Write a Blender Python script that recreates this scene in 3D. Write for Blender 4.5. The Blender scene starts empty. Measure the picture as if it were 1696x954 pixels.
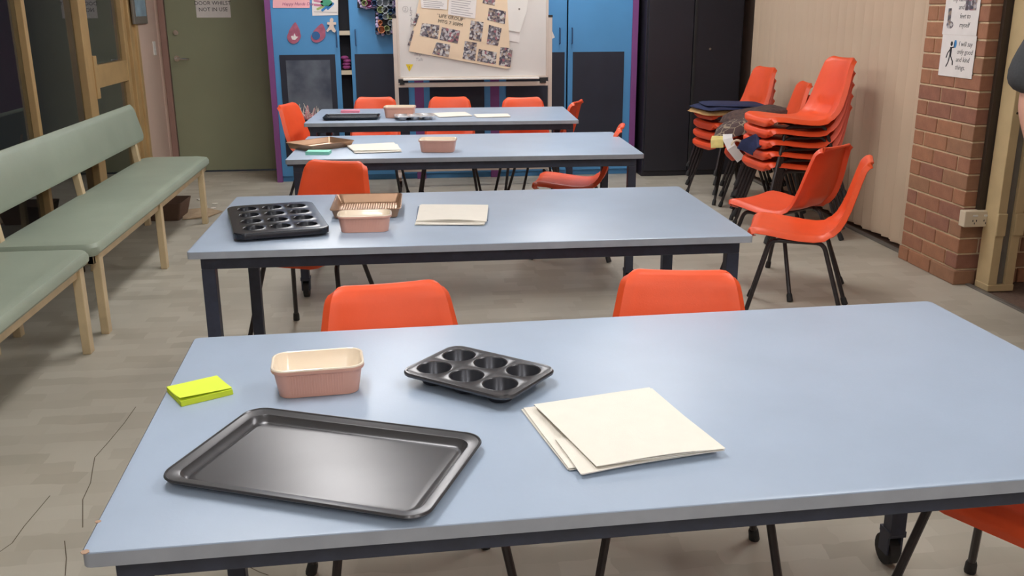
import bpy, bmesh, math, random
from mathutils import Vector, Matrix
random.seed(7)
S = bpy.context.scene
COL = S.collection
PI = math.pi

# ------------------------------------------------------------------ camera
HC, F_PX, PITCH, YAW, ROLL = 1.45, 1567.59, 0.288501, 0.111068, -0.004721
fw = Vector((math.sin(YAW)*math.cos(PITCH), math.cos(YAW)*math.cos(PITCH), -math.sin(PITCH)))
r0 = Vector((math.cos(YAW), -math.sin(YAW), 0)); u0 = r0.cross(fw)
RT = r0*math.cos(ROLL)+u0*math.sin(ROLL); UP = u0*math.cos(ROLL)-r0*math.sin(ROLL)
cam_d = bpy.data.cameras.new('camera'); cam = bpy.data.objects.new('camera', cam_d); COL.objects.link(cam)
cam_d.sensor_width = 36; cam_d.lens = 36*F_PX/1696; cam_d.clip_start = .02; cam_d.clip_end = 60
cam.matrix_world = Matrix(((RT.x, UP.x, -fw.x, 0), (RT.y, UP.y, -fw.y, 0), (RT.z, UP.z, -fw.z, HC), (0, 0, 0, 1)))
S.camera = cam

def ray(px, py): return RT*((px-848)/F_PX) - UP*((py-477)/F_PX) + fw
def on_y(px, py, Y):            # the point of the plane y = Y seen at a pixel: real measurements taken off the photograph
    d = ray(px, py); return Vector((0, 0, HC)) + d*(Y/d.y)
def on_z(px, py, z=0.0):
    d = ray(px, py); return Vector((0, 0, HC)) + d*((z-HC)/d.z)
def on_x(px, py, X):
    d = ray(px, py); return Vector((0, 0, HC)) + d*(X/d.x)

# ------------------------------------------------------------------ world, exposure
w = bpy.data.worlds.new('night'); S.world = w; w.use_nodes = True
w.node_tree.nodes['Background'].inputs[0].default_value = (.010, .011, .013, 1)
w.node_tree.nodes['Background'].inputs[1].default_value = 1
S.view_settings.view_transform = 'Standard'; S.view_settings.look = 'None'
S.view_settings.gamma = 1; S.view_settings.exposure = 0.68
try: S.view_settings.use_curve_mapping = False
except Exception: pass
LIGHTS = [(-.45, 2.0), (-.45, 5.1), (-.45, 7.4), (1.45, 2.0), (1.45, 5.1), (1.45, 7.4), (-.45, -.8), (1.45, -.8), (-.45, -3.0), (1.45, -3.0)]  # last four: unseen lamps added behind the camera to fill camera-facing sides
LIGHT_W, LIGHT_L, LIGHT_E, CEIL = .30, 1.2, 12.0, 2.55

# ------------------------------------------------------------------ materials
def lin(c): return tuple(((v/255)/12.92 if v/255 <= .04045 else ((v/255+.055)/1.055)**2.4) for v in c)+(1,)
def mat(name, rgb, rough=.5, metal=0, vary=0, vscale=8, bump=0, bscale=60, coat=0, spec=.5, sss=0, sub=None):
    m = bpy.data.materials.new(name); m.use_nodes = True; nt = m.node_tree; N = nt.nodes; L = nt.links
    b = N['Principled BSDF']; c = lin(rgb)
    b.inputs['Base Color'].default_value = c; b.inputs['Roughness'].default_value = rough; b.inputs['Metallic'].default_value = metal
    b.inputs['Coat Weight'].default_value = coat; b.inputs['Specular IOR Level'].default_value = spec
    tc = N.new('ShaderNodeTexCoord')
    if vary or sub:
        n = N.new('ShaderNodeTexNoise'); n.inputs['Scale'].default_value = vscale; n.inputs['Detail'].default_value = 6
        L.new(tc.outputs['Object'], n.inputs['Vector'])
        mx = N.new('ShaderNodeMix'); mx.data_type = 'RGBA'
        d = lin(sub) if sub else tuple(v*(1-vary) for v in c[:3])+(1,)
        e = c if sub else tuple(min(1, v*(1+vary*.6)) for v in c[:3])+(1,)
        mx.inputs[6].default_value = d; mx.inputs[7].default_value = e
        r = N.new('ShaderNodeMapRange'); r.inputs[1].default_value = .35; r.inputs[2].default_value = .65
        L.new(n.outputs[0], r.inputs[0]); L.new(r.outputs[0], mx.inputs[0]); L.new(mx.outputs[2], b.inputs['Base Color'])
    if bump:
        n2 = N.new('ShaderNodeTexNoise'); n2.inputs['Scale'].default_value = bscale; n2.inputs['Detail'].default_value = 4
        L.new(tc.outputs['Object'], n2.inputs['Vector'])
        bp = N.new('ShaderNodeBump'); bp.inputs['Strength'].default_value = bump; bp.inputs['Distance'].default_value = .002
        L.new(n2.outputs[0], bp.inputs['Height']); L.new(bp.outputs[0], b.inputs['Normal'])
    return m

M = dict(
    table=mat('table_laminate', (160, 176, 197), .38, vary=.04, vscale=5, bump=.08, bscale=220),
    edge=mat('table_edging', (150, 156, 166), .45, vary=.06, vscale=20),
    steel=mat('navy_black_steel', (44, 50, 68), .45, vary=.15, vscale=30),
    orange=mat('orange_plastic', (234, 86, 42), .42, vary=.06, vscale=7, bump=.10, bscale=260),
    orange2=mat('deep_orange_plastic', (226, 78, 38), .42, vary=.06, vscale=7, bump=.10, bscale=260),
    blacktube=mat('black_tube', (44, 38, 40), .35, vary=.2, vscale=40),
    rubber=mat('black_rubber', (34, 34, 36), .65),
    vinyl=mat('sage_vinyl', (152, 164, 148), .45, vary=.08, vscale=3, bump=.2, bscale=120),
    timber=mat('cream_enamel_frame', (200, 180, 144), .45, vary=.10, vscale=9),
    alu=mat('tan_window_frame', (182, 152, 106), .42, metal=.1, vary=.10, vscale=6),
    pinkwall=mat('pale_pink_paint', (206, 182, 168), .6, vary=.04, vscale=2, bump=.08, bscale=90),
    jamb=mat('mauve_brown_jamb', (150, 118, 108), .5, vary=.05),
    door=mat('olive_door_paint', (140, 144, 118), .45, vary=.05, vscale=2, bump=.05, bscale=50),
    blue=mat('blue_paint', (80, 146, 200), .42, vary=.05, vscale=2.5),
    purple=mat('purple_paint', (128, 72, 132), .45, vary=.06, vscale=3),
    board=mat('chalkboard', (34, 38, 54), .55, vary=.12, vscale=5),
    chalk=mat('chalk_smudged_board', (104, 112, 124), .75, vscale=4, sub=(62, 68, 84)),
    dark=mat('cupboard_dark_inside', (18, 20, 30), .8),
    blackcab=mat('black_cabinet_paint', (36, 35, 44), .45, vary=.12, vscale=2),
    chrome=mat('chrome', (200, 200, 200), .2, 1),
    cream=mat('cream_paint', (214, 200, 176), .5, vary=.05),
    white=mat('white_plastic', (222, 220, 216), .4, vary=.02),
    paper=mat('white_paper', (226, 222, 220), .8, vary=.03, vscale=20),
    napkin=mat('ivory_paper_napkin', (230, 225, 215), .9, vary=.015, vscale=25, bump=.25, bscale=500),
    pinkcer=mat('terracotta_pink_stoneware', (216, 164, 146), .35, vary=.05, vscale=14),
    creamcer=mat('cream_glaze', (240, 226, 206), .16, vary=.02, coat=.4),
    nonstick=mat('grey_nonstick', (84, 84, 87), .28, metal=.6, vary=.05, vscale=12),
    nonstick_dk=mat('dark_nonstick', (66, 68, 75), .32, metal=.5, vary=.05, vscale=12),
    black_ns=mat('black_nonstick', (40, 43, 50), .27, metal=.4, vary=.08, vscale=12),
    bronze=mat('bronze_bakeware', (168, 134, 108), .32, metal=.55, vary=.06, vscale=14),
    silver=mat('silver_bakeware', (214, 216, 220), .25, metal=.6, vary=.05),
    yellow=mat('lime_sticky_paper', (214, 232, 60), .7, vary=.02),
    mint=mat('mint_sticky_paper', (150, 226, 206), .7, vary=.02),
    pinknote=mat('pink_sticky_paper', (250, 150, 172), .7, vary=.02),
    blind=mat('cream_blind_fabric', (202, 180, 156), .75, vary=.05, vscale=2, bump=.15, bscale=400),
    mortar=mat('mortar', (208, 186, 152), .9, vary=.12, vscale=30, bump=.6, bscale=120),
    post=mat('cream_post_paint', (202, 180, 138), .45, vary=.07, vscale=8),
    metal=mat('grey_channel', (128, 124, 118), .45, metal=.4, vary=.1),
    brown=mat('dark_brown_strip', (62, 50, 40), .6, vary=.1),
    carpet=mat('brown_carpet', (112, 92, 80), .95, vary=.2, vscale=60, bump=.8, bscale=300),
    wboard=mat('whiteboard_enamel', (214, 211, 208), .25, vary=.03, vscale=3),
    frame=mat('whiteboard_frame', (206, 194, 184), .4, metal=.1, vary=.04),
    manila=mat('manila_card', (228, 206, 178), .7, vary=.04, vscale=5),
    ink=mat('black_ink', (34, 32, 40), .7), grey_ink=mat('grey_marker', (150, 148, 152), .7),
    card=mat('brown_cardboard', (108, 84, 70), .85, vary=.12, vscale=18),
    leaf=mat('dry_beige_scraps', (178, 156, 128), .9, vary=.1, vscale=30),
    navy=mat('navy_cloth', (38, 46, 82), .95, vary=.2, vscale=30, bump=.6, bscale=200),
    tan=mat('tan_cloth', (186, 148, 98), .95, vary=.15, vscale=30, bump=.6, bscale=200),
    cocoa=mat('brown_woven_cloth', (92, 72, 66), .95, vscale=40, sub=(64, 50, 50), bump=.6, bscale=150),
    yellowcloth=mat('pale_yellow_cloth', (206, 190, 122), .95, vary=.1, vscale=30),
    beads=mat('white_tape', (206, 204, 204), .7, vary=.08),
    skin=mat('skin', (222, 170, 150), .55, vary=.05, vscale=20, bump=.1, bscale=150),
    shirt=mat('charcoal_knit', (72, 74, 78), .95, vary=.1, vscale=90, bump=.4, bscale=400),
    jeans=mat('dark_trousers', (38, 42, 56), .9, vary=.15, vscale=60),
    hair=mat('brown_hair', (62, 44, 34), .6, vary=.3, vscale=80),
    shoe=mat('black_shoe', (26, 26, 28), .5), pinkcard=mat('pink_poster', (236, 176, 184), .7, vary=.04),
    rosepaper=mat('rose_felt', (170, 96, 120), .85, vary=.18, vscale=25), tealblue=mat('deep_blue_paper', (44, 96, 150), .7),
    gingerbread=mat('beige_felt', (222, 204, 190), .85, vary=.06), lilac=mat('lilac_pompom', (206, 190, 228), .9, vary=.15, vscale=60),
    tubegrey=mat('grey_tube', (176, 182, 190), .7, vary=.1), tubegreen=mat('green_tube', (172, 186, 130), .7, vary=.15),
    tubeorange=mat('orange_tube', (226, 150, 108), .7, vary=.15), tubemag=mat('magenta_tube', (142, 52, 104), .7, vary=.15),
    tubenavy=mat('navy_tube', (52, 84, 126), .7, vary=.15), stkyellow=mat('yellow_sticker', (218, 190, 40), .6),
    ceilingm=mat('ceiling_white', (214, 210, 204), .8), blueglass=mat('blue_screen', (138, 168, 190), .12, vary=.2, vscale=6),
    outside=mat('dark_paving', (40, 40, 42), .8, vary=.2), crack=mat('floor_crack', (96, 86, 72), .9),
    chip=mat('chipboard', (176, 146, 124), .9), hand1=mat('green_paint_print', (70, 150, 120), .8), hand2=mat('rose_paint_print', (190, 120, 150), .8),
    hand3=mat('blue_paint_print', (60, 130, 190), .8), hand4=mat('lime_paint_print', (160, 180, 110), .8), magstuff=mat('magenta_fabric', (146, 62, 120), .8, vary=.2, vscale=60),
)
# orange plastic shells let a little light through and are glossy
# clear film
def mk_trans(name, rgb, rough, ior=1.45, w_=1):
    m = bpy.data.materials.new(name); m.use_nodes = True; b = m.node_tree.nodes['Principled BSDF']
    b.inputs['Base Color'].default_value = lin(rgb); b.inputs['Roughness'].default_value = rough
    b.inputs['Transmission Weight'].default_value = w_; b.inputs['IOR'].default_value = ior
    return m
M['glass'] = mk_trans('window_glass', (226, 232, 232), .01)
M['film'] = mk_trans('pale_blue_film', (176, 206, 236), .25, 1.2, .7)

def floor_mat():
    m = bpy.data.materials.new('beige_vinyl_floor'); m.use_nodes = True; nt = m.node_tree; N = nt.nodes; L = nt.links
    b = N['Principled BSDF']; tc = N.new('ShaderNodeTexCoord')
    mp = N.new('ShaderNodeMapping'); mp.inputs['Rotation'].default_value = (0, 0, .0); L.new(tc.outputs['Object'], mp.inputs[0])
    br = N.new('ShaderNodeTexBrick'); br.inputs['Scale'].default_value = 1
    br.inputs['Brick Width'].default_value = .15; br.inputs['Row Height'].default_value = .078; br.inputs['Mortar Size'].default_value = 0
    br.inputs['Bias'].default_value = 0; br.offset = .37; br.squash_frequency = 3; br.squash = 1.35
    br.inputs['Color1'].default_value = lin((186, 181, 168)); br.inputs['Color2'].default_value = lin((170, 164, 150)); br.inputs['Mortar'].default_value = lin((170, 164, 150))
    n0 = N.new('ShaderNodeTexNoise'); n0.inputs['Scale'].default_value = 9; L.new(tc.outputs['Object'], n0.inputs['Vector'])
    add = N.new('ShaderNodeVectorMath'); add.operation = 'MULTIPLY_ADD'
    L.new(n0.outputs[1], add.inputs[0]); add.inputs[1].default_value = (.05, .05, 0); L.new(mp.outputs[0], add.inputs[2]); L.new(add.outputs[0], br.inputs['Vector'])
    n1 = N.new('ShaderNodeTexNoise'); n1.inputs['Scale'].default_value = 2.2; n1.inputs['Detail'].default_value = 7; L.new(tc.outputs['Object'], n1.inputs['Vector'])
    r1 = N.new('ShaderNodeMapRange'); r1.inputs[1].default_value = .3; r1.inputs[2].default_value = .7; r1.inputs[3].default_value = .90; r1.inputs[4].default_value = 1.07
    L.new(n1.outputs[0], r1.inputs[0])
    mul = N.new('ShaderNodeVectorMath'); mul.operation = 'SCALE'; L.new(br.outputs[0], mul.inputs[0]); L.new(r1.outputs[0], mul.inputs['Scale'])
    n2 = N.new('ShaderNodeTexNoise'); n2.inputs['Scale'].default_value = 14; n2.inputs['Detail'].default_value = 9; n2.inputs['Roughness'].default_value = .7; L.new(tc.outputs['Object'], n2.inputs['Vector'])
    r2 = N.new('ShaderNodeMapRange'); r2.inputs[1].default_value = .69; r2.inputs[2].default_value = .75; r2.inputs[3].default_value = 0; r2.inputs[4].default_value = .45; L.new(n2.outputs[0], r2.inputs[0])
    mx = N.new('ShaderNodeMix'); mx.data_type = 'RGBA'; L.new(r2.outputs[0], mx.inputs[0]); L.new(mul.outputs[0], mx.inputs[6]); mx.inputs[7].default_value = lin((84, 74, 64))
    L.new(mx.outputs[2], b.inputs['Base Color'])
    r3 = N.new('ShaderNodeMapRange'); r3.inputs[3].default_value = .34; r3.inputs[4].default_value = .55; L.new(n1.outputs[0], r3.inputs[0]); L.new(r3.outputs[0], b.inputs['Roughness'])
    return m
M['floor'] = floor_mat()

def pattern_mat():           # brown cushion print with pale leafy scribbles
    m = bpy.data.materials.new('brown_leaf_print_cloth'); m.use_nodes = True; N = m.node_tree.nodes; L = m.node_tree.links
    b = N['Principled BSDF']; b.inputs['Roughness'].default_value = .95
    tc = N.new('ShaderNodeTexCoord'); wv = N.new('ShaderNodeTexVoronoi'); wv.feature = 'DISTANCE_TO_EDGE'; wv.inputs['Scale'].default_value = 17
    L.new(tc.outputs['Object'], wv.inputs['Vector'])
    r = N.new('ShaderNodeMapRange'); r.inputs[1].default_value = .03; r.inputs[2].default_value = .05; r.inputs[3].default_value = .7; r.inputs[4].default_value = 0
    L.new(wv.outputs[0], r.inputs[0]); mx = N.new('ShaderNodeMix'); mx.data_type = 'RGBA'; L.new(r.outputs[0], mx.inputs[0])
    mx.inputs[6].default_value = lin((74, 58, 58)); mx.inputs[7].default_value = lin((160, 146, 124)); L.new(mx.outputs[2], b.inputs['Base Color']); return m
M['print'] = pattern_mat()

def photo_mat(seed):         # a printed snapshot: blurred patches of a room with people
    m = bpy.data.materials.new('snapshot_print'); m.use_nodes = True; N = m.node_tree.nodes; L = m.node_tree.links
    b = N['Principled BSDF']; b.inputs['Roughness'].default_value = .35
    tc = N.new('ShaderNodeTexCoord'); mp = N.new('ShaderNodeMapping'); mp.inputs['Location'].default_value = (seed*3.1, seed*1.7, seed); L.new(tc.outputs['Object'], mp.inputs[0])
    v = N.new('ShaderNodeTexVoronoi'); v.inputs['Scale'].default_value = 60; L.new(mp.outputs[0], v.inputs['Vector'])
    cr = N.new('ShaderNodeValToRGB'); cr.color_ramp.interpolation = 'CONSTANT'
    cols = [(66, 62, 76), (120, 112, 118), (176, 172, 176), (150, 96, 108), (98, 98, 108), (196, 194, 192), (86, 76, 82), (156, 140, 128)]
    random.Random(seed).shuffle(cols)
    for i, c in enumerate(cols):
        e = cr.color_ramp.elements[i] if i < 2 else cr.color_ramp.elements.new(i/8)
        e.position = i/8; e.color = lin(c)
    L.new(v.outputs['Color'], cr.inputs[0]); L.new(cr.outputs[0], b.inputs['Base Color']); return m
PHOTO = [photo_mat(i+1) for i in range(4)]

# bricks: a few colours
BR = [mat('brick_red', (154, 106, 82), .85, vary=.10, vscale=22, bump=.7, bscale=130), mat('brick_brown', (150, 110, 84), .85, vary=.10, vscale=22, bump=.7, bscale=130),
      mat('brick_orange', (160, 112, 84), .85, vary=.10, vscale=22, bump=.7, bscale=130), mat('brick_plum', (144, 98, 80), .85, vary=.12, vscale=22, bump=.7, bscale=130)]

# ------------------------------------------------------------------ object helpers
def link(name, me, parent=None):
    o = bpy.data.objects.new(name, me); COL.objects.link(o)
    if parent: o.parent = parent
    return o
def tag(o, label=None, cat=None, group=None, kind=None):
    if label: o['label'] = label
    if cat: o['category'] = cat
    if group: o['group'] = group
    if kind: o['kind'] = kind
    return o
def thing(name, label, cat, loc=(0, 0, 0), rz=0, group=None, parent=None):
    o = bpy.data.objects.new(name, None); COL.objects.link(o); o.location = loc; o.rotation_euler = (0, 0, rz); o.empty_display_size = .05
    return tag(o, label, cat, group)
def structure(name, loc=(0, 0, 0)):
    o = bpy.data.objects.new(name, None); COL.objects.link(o); o.location = loc; o['kind'] = 'structure'; return o
def copy_tree(o, parent=None):
    c = o.copy(); COL.objects.link(c)
    if parent: c.parent = parent
    for ch in list(o.children): copy_tree(ch, c)
    return c

class MB:
    def __init__(s): s.v = []; s.f = []
    def add(s, vs, fs):
        n = len(s.v); s.v += [tuple(v) for v in vs]; s.f += [tuple(i+n for i in f) for f in fs]; return s
    def box(s, x0, y0, z0, x1, y1, z1, mtx=None):
        vs = [Vector(p) for p in ((x0, y0, z0), (x1, y0, z0), (x1, y1, z0), (x0, y1, z0), (x0, y0, z1), (x1, y0, z1), (x1, y1, z1), (x0, y1, z1))]
        if mtx: vs = [mtx @ v for v in vs]
        return s.add(vs, [(0, 3, 2, 1), (4, 5, 6, 7), (0, 1, 5, 4), (1, 2, 6, 5), (2, 3, 7, 6), (3, 0, 4, 7)])
    def quad(s, a, b, c, d): return s.add([a, b, c, d], [(0, 1, 2, 3)])
    def tube(s, pts, r, n=10, cap=True, radii=None):
        pts = [Vector(p) for p in pts]; rings = []
        t0 = (pts[1]-pts[0]).normalized(); ref = Vector((0, 0, 1)) if abs(t0.z) < .9 else Vector((1, 0, 0))
        a = t0.cross(ref).normalized()
        for i, p in enumerate(pts):
            t = ((pts[i+1]-p).normalized() if i < len(pts)-1 else (p-pts[i-1]).normalized())
            if 0 < i < len(pts)-1: t = ((pts[i+1]-p).normalized()+(p-pts[i-1]).normalized()).normalized()
            a = (a - t*a.dot(t)).normalized(); b = t.cross(a); rr = radii[i] if radii else r
            rings.append([p+(a*math.cos(2*PI*k/n)+b*math.sin(2*PI*k/n))*rr for k in range(n)])
        return s.loft(rings, cap, cap)
    def loft(s, rings, cap0=True, cap1=True, closed=True):
        n = len(rings[0]); base = len(s.v); s.v += [tuple(p) for R in rings for p in R]
        for i in range(len(rings)-1):
            for k in range(n if closed else n-1):
                a = base+i*n+k; b = base+i*n+(k+1) % n; s.f.append((a, b, b+n, a+n))
        if cap0: s.f.append(tuple(base+k for k in range(n))[::-1])
        if cap1: s.f.append(tuple(base+(len(rings)-1)*n+k for k in range(n)))
        return s
    def disc(s, c, ax, r, h, n=20):
        c = Vector(c); ax = Vector(ax).normalized(); return s.tube([c, c+ax*h], r, n)
    def ball(s, c, rx, ry, rz, n=10, m=7):
        c = Vector(c); rings = []
        for i in range(1, m):
            a = PI*i/m; rings.append([c+Vector((rx*math.sin(a)*math.cos(2*PI*k/n), ry*math.sin(a)*math.sin(2*PI*k/n), -rz*math.cos(a))) for k in range(n)])
        return s.loft(rings)
    def mesh(s, name, m, smooth=None):
        me = bpy.data.meshes.new(name); me.from_pydata([tuple(v) for v in s.v], [], s.f)
        bm = bmesh.new(); bm.from_mesh(me); bmesh.ops.recalc_face_normals(bm, faces=bm.faces)
        if smooth is not None:
            for f in bm.faces: f.smooth = True
            for e in bm.edges:
                if len(e.link_faces) != 2 or e.calc_face_angle(0) > smooth: e.smooth = False
        bm.to_mesh(me); bm.free(); me.materials.append(m); return me
    def build(s, name, m, parent=None, smooth=None, bevel=0):
        o = link(name, s.mesh(name, m, smooth), parent)
        if bevel: bv = o.modifiers.new('bevel', 'BEVEL'); bv.width = bevel; bv.segments = 2; bv.limit_method = 'ANGLE'
        return o
def box(name, m, parent, *c, bevel=0): return MB().box(*c).build(name, m, parent, bevel=bevel)
def rr(wd, dp, r, z, n=6, cx=0, cy=0):          # ring of a rounded rectangle
    out = []; r = min(r, wd/2, dp/2)
    for (sx, sy, a0) in ((1, 1, 0), (-1, 1, PI/2), (-1, -1, PI), (1, -1, 3*PI/2)):
        for k in range(n+1):
            a = a0+PI/2*k/n; out.append(Vector((cx+sx*(wd/2-r)+r*math.cos(a), cy+sy*(dp/2-r)+r*math.sin(a), z)))
    return out
SM = math.radians(35)

def text(name, body, size, m, mtx, parent=None, align='LEFT', shear=0):
    cu = bpy.data.curves.new(name, 'FONT'); cu.body = body; cu.size = size; cu.align_x = align; cu.extrude = .0002; cu.shear = shear; cu.resolution_u = 2
    tmp = bpy.data.objects.new(name, cu); COL.objects.link(tmp)
    dg = bpy.context.evaluated_depsgraph_get(); dg.update()
    me = bpy.data.meshes.new_from_object(tmp.evaluated_get(dg)); COL.objects.unlink(tmp); bpy.data.objects.remove(tmp)
    me.materials.clear(); me.materials.append(m); me.transform(mtx)
    return link(name, me, parent)
FACE_S = Matrix(((1, 0, 0, 0), (0, 0, -1, 0), (0, 1, 0, 0), (0, 0, 0, 1)))     # text plane that faces -Y
FACE_W = Matrix(((0, 0, -1, 0), (-1, 0, 0, 0), (0, 1, 0, 0), (0, 0, 0, 1)))    # text plane that faces -X

# ================================================================== THE ROOM
XL, XR, YB, YF = -2.2, 3.12, 8.97, -4.2
fl = structure('floor')
MB().quad((XL-.0, YF, 0), (3.0, YF, 0), (3.0, YB, 0), (XL, YB, 0)).build('vinyl_sheet', M['floor'], fl)
MB().quad((3.0, YF, -.004), (5.2, YF, -.004), (5.2, YB, -.004), (3.0, YB, -.004)).build('carpet', M['carpet'], fl)
for pts in ([(225, 674), (205, 702), (180, 732), (157, 758), (153, 780), (150, 800), (137, 828), (137, 874)], [(83, 821), (62, 846), (40, 872), (20, 900), (0, 914)],
            [(107, 896), (110, 925), (108, 954)], [(410, 938), (430, 948), (445, 953)]):
    c = MB(); P = [on_z(x, y, .0) for x, y in pts]
    for a, b in zip(P, P[1:]):
        n = Vector((-(b-a).y, (b-a).x, 0)).normalized()*.0014
        c.quad(a-n+Vector((0, 0, .0008)), b-n+Vector((0, 0, .0008)), b+n+Vector((0, 0, .0008)), a+n+Vector((0, 0, .0008)))
    tag(c.build('crack', M['crack'], fl), 'thin dark crack in the vinyl')

ce = MB().box(XL-.3, YF-.1, CEIL+.02, 5.3, YB+.2, CEIL+.1).build('ceiling', M['ceilingm']); ce['kind'] = 'structure'
wb_ = structure('wall_back')
DX0, DX1, DH = -2.07, -1.17, 2.05
m_ = MB(); m_.box(XL-.1, YB, 0, DX0-.05, YB+.12, CEIL+.02); m_.box(DX1+.05, YB, 0, 5.2, YB+.12, CEIL+.02); m_.box(DX0-.05, YB, DH+.05, DX1+.05, YB+.12, CEIL+.02)
m_.build('wall_panel', M['pinkwall'], wb_)
wf = MB().box(XL-.1, YF-.1, 0, 5.2, YF, CEIL+.02).build('wall_front', M['pinkwall']); wf['kind'] = 'structure'
wr = MB().box(XR, 5.2, 0, XR+.1, YB, CEIL+.02).build('wall_right', M['pinkwall']); wr['kind'] = 'structure'
wr2 = MB().box(5.2, YF, 0, 5.3, 5.2, CEIL+.02).build('wall_beyond', M['pinkwall']); wr2['kind'] = 'structure'

# door
d = structure('door_1', (0, YB, 0))
fr = MB(); fr.box(DX0-.05, -.02, 0, DX0, .12, DH); fr.box(DX1, -.02, 0, DX1+.05, .12, DH); fr.box(DX0-.05, -.02, DH, DX1+.05, .12, DH+.05)
fr.build('door_frame', M['jamb'], d, bevel=.004)
dp = box('door_panel', M['door'], d, DX0+.004, .012, .012, DX1-.004, .05, DH-.004, bevel=.002)
h = on_y(293, 97, YB)
hm = MB().disc((h.x, .012, h.z), (0, -1, 0), .026, .008).tube([(h.x, .01, h.z), (h.x, -.045, h.z), (h.x+.02, -.052, h.z), (h.x+.115, -.05, h.z-.004)], .009, 8)
hm.build('door_handle', M['chrome'], d, SM)
l = on_y(291, 54, YB); MB().disc((l.x, .012, l.z), (0, -1, 0), .022, .012).disc((l.x, 0, l.z), (0, -1, 0), .009, .006).build('door_lock', M['chrome'], d, SM)
t = thing('paper_sign', 'white paper sign on the green door, reading DOOR WHILST NOT IN USE', 'sign', (on_y(354, 29, YB-.0).x, YB+.010, 1.373))
box('paper_sheet', M['paper'], t, -.148, -.0015, 0, .148, 0, .21)
for s_, zz in (('DOOR WHILST', .108), ('NOT IN USE', .054)):
    text('lettering', s_, .046, M['ink'], Matrix.Translation((0, -.002, zz)) @ FACE_S, t, 'CENTER')

# left wall: glazed screen with sliding door, then pink wall
WY0, WY1 = -4.2, 8.35
wl = structure('wall_left'); box('wall_panel', M['pinkwall'], wl, XL-.12, WY1, 0, XL+.05, YB, CEIL+.02)
box('header', M['pinkwall'], wl, XL-.12, WY0, 2.25, XL, WY1, CEIL+.02)
wi = structure('window_1')
A = M['alu']
def mull(y0, y1, x0=XL-.05, x1=XL+.02, z0=0, z1=2.25, nm='mullion'): return box(nm, A, wi, x0, y0, z0, x1, y1, z1, bevel=.004)
mull(8.17, 8.35, XL-.06, XL+.035, nm='end_post'); mull(8.28, 8.35, XL-.06, XL+.055, nm='end_post')
for y in (6.0, 4.35, 2.7, 1.05, -.6, -2.25): mull(y, y+.05); mull(y+.05, y+.085, XL-.05, XL+.005)
mull(6.98, 7.04, XL-.03, XL+.03, nm='door_stile'); mull(7.04, 7.20, XL-.05, XL+.012, nm='door_stile')
mull(8.05, 8.11, XL-.04, XL+.018, nm='door_stile'); mull(8.125, 8.165, XL-.05, XL+.01, nm='door_stile')
a_, b_ = on_x(160, 118, XL).z, on_x(165, 150, XL).z
box('lock_rail', A, wi, XL-.045, 7.2, .90, XL+.012, 8.05, 1.06, bevel=.003)
box('lock_plate', A, wi, XL-.04, 7.19, .83, XL+.022, 7.26, 1.13, bevel=.003)
box('sill_rail', A, wi, XL-.05, WY0, 0, XL+.02, WY1, .055, bevel=.003); box('head_rail', A, wi, XL-.05, WY0, 2.2, XL+.02, WY1, 2.26)
for y0, y1 in ((WY0, -2.25), (-2.17, -.6), (-.52, 1.05), (1.13, 2.7), (2.78, 4.35), (4.43, 6.0), (6.08, 6.98), (7.2, 8.05)):
    box('pane', M['glass'], wi, XL-.024, y0, .05, XL-.018, y1, 2.21)
go = MB().box(-9, -2, -.1, XL-.12, 11, -.02).build('paving_outside', M['outside']); go['kind'] = 'structure'

# right: brick pier, built brick by brick
wp = structure('wall_brick_pier')
PX, PY0, PY1, TOP = 2.92, 4.62, 5.2, CEIL+.02
m_ = MB().box(PX+.006, PY0+.006, 0, 3.45, PY1-.006, TOP).box(3.44, PY0+.006, 0, 5.2, PY0+.2, TOP).build('mortar', M['mortar'], wp)
bm_cache = {}
def brick(x0, y0, z0, x1, y1, z1, parent, k):
    key = (round(x1-x0, 3), round(y1-y0, 3), round(z1-z0, 3), k)
    if key not in bm_cache:
        a, b, c = x1-x0, y1-y0, z1-z0; e = .003; v = []
        for sx in (0, 1):
            for sy in (0, 1):
                for sz in (0, 1):
                    q = (sx*a, sy*b, sz*c); s_ = [(-1 if t_ else 1)*e for t_ in (sx, sy, sz)]
                    v += [(q[0], q[1]+s_[1], q[2]+s_[2]), (q[0]+s_[0], q[1], q[2]+s_[2]), (q[0]+s_[0], q[1]+s_[1], q[2])]
        bm = bmesh.new(); vs = [bm.verts.new(p) for p in v]; bmesh.ops.convex_hull(bm, input=vs)
        bmesh.ops.dissolve_limit(bm, angle_limit=.02, verts=bm.verts, edges=bm.edges)
        me = bpy.data.meshes.new('brick'); bm.to_mesh(me); bm.free(); me.materials.append(BR[k]); bm_cache[key] = me
    o = link('brick', bm_cache[key], parent); j = lambda: random.uniform(-.0012, .0012); o.location = (x0+j(), y0+j(), z0); return o
CH, J = .0855, .0095
rb = random.Random(3)
for i in range(int(2.5/CH)):
    z0 = i*CH+.001; z1 = z0+CH-J
    ex = .012 if i == 0 else 0
    c0 = rb.choice([0, 1, 2, 1, 2, 3])
    # corner brick: header one course, stretcher the next
    ly = .11 if i % 2 else .23; lx = .23 if i % 2 else .11
    brick(PX-ex, PY0-ex, z0, PX+lx, PY0+ly, z1, wp, c0)
    y = PY0+ly+J
    while y < PY1-.02:
        y1 = min(y+.23, PY1)
        if PY1-y1 < .05: y1 = PY1
        brick(PX-ex, y, z0, PX+.11, y1, z1, wp, rb.choice([0, 0, 1, 2, 2, 3])); y = y1+J
    x = PX+lx+J
    while x < 3.95:
        x1 = x+.23; brick(x, PY0-ex, z0, x1, PY0+.10, z1, wp, rb.choice([0, 1, 2, 3, 1])); x = x1+J
box('door_seal_strip', M['brown'], wp, 2.985, PY0-.028, .41, 3.06, PY0-.002, TOP)

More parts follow.
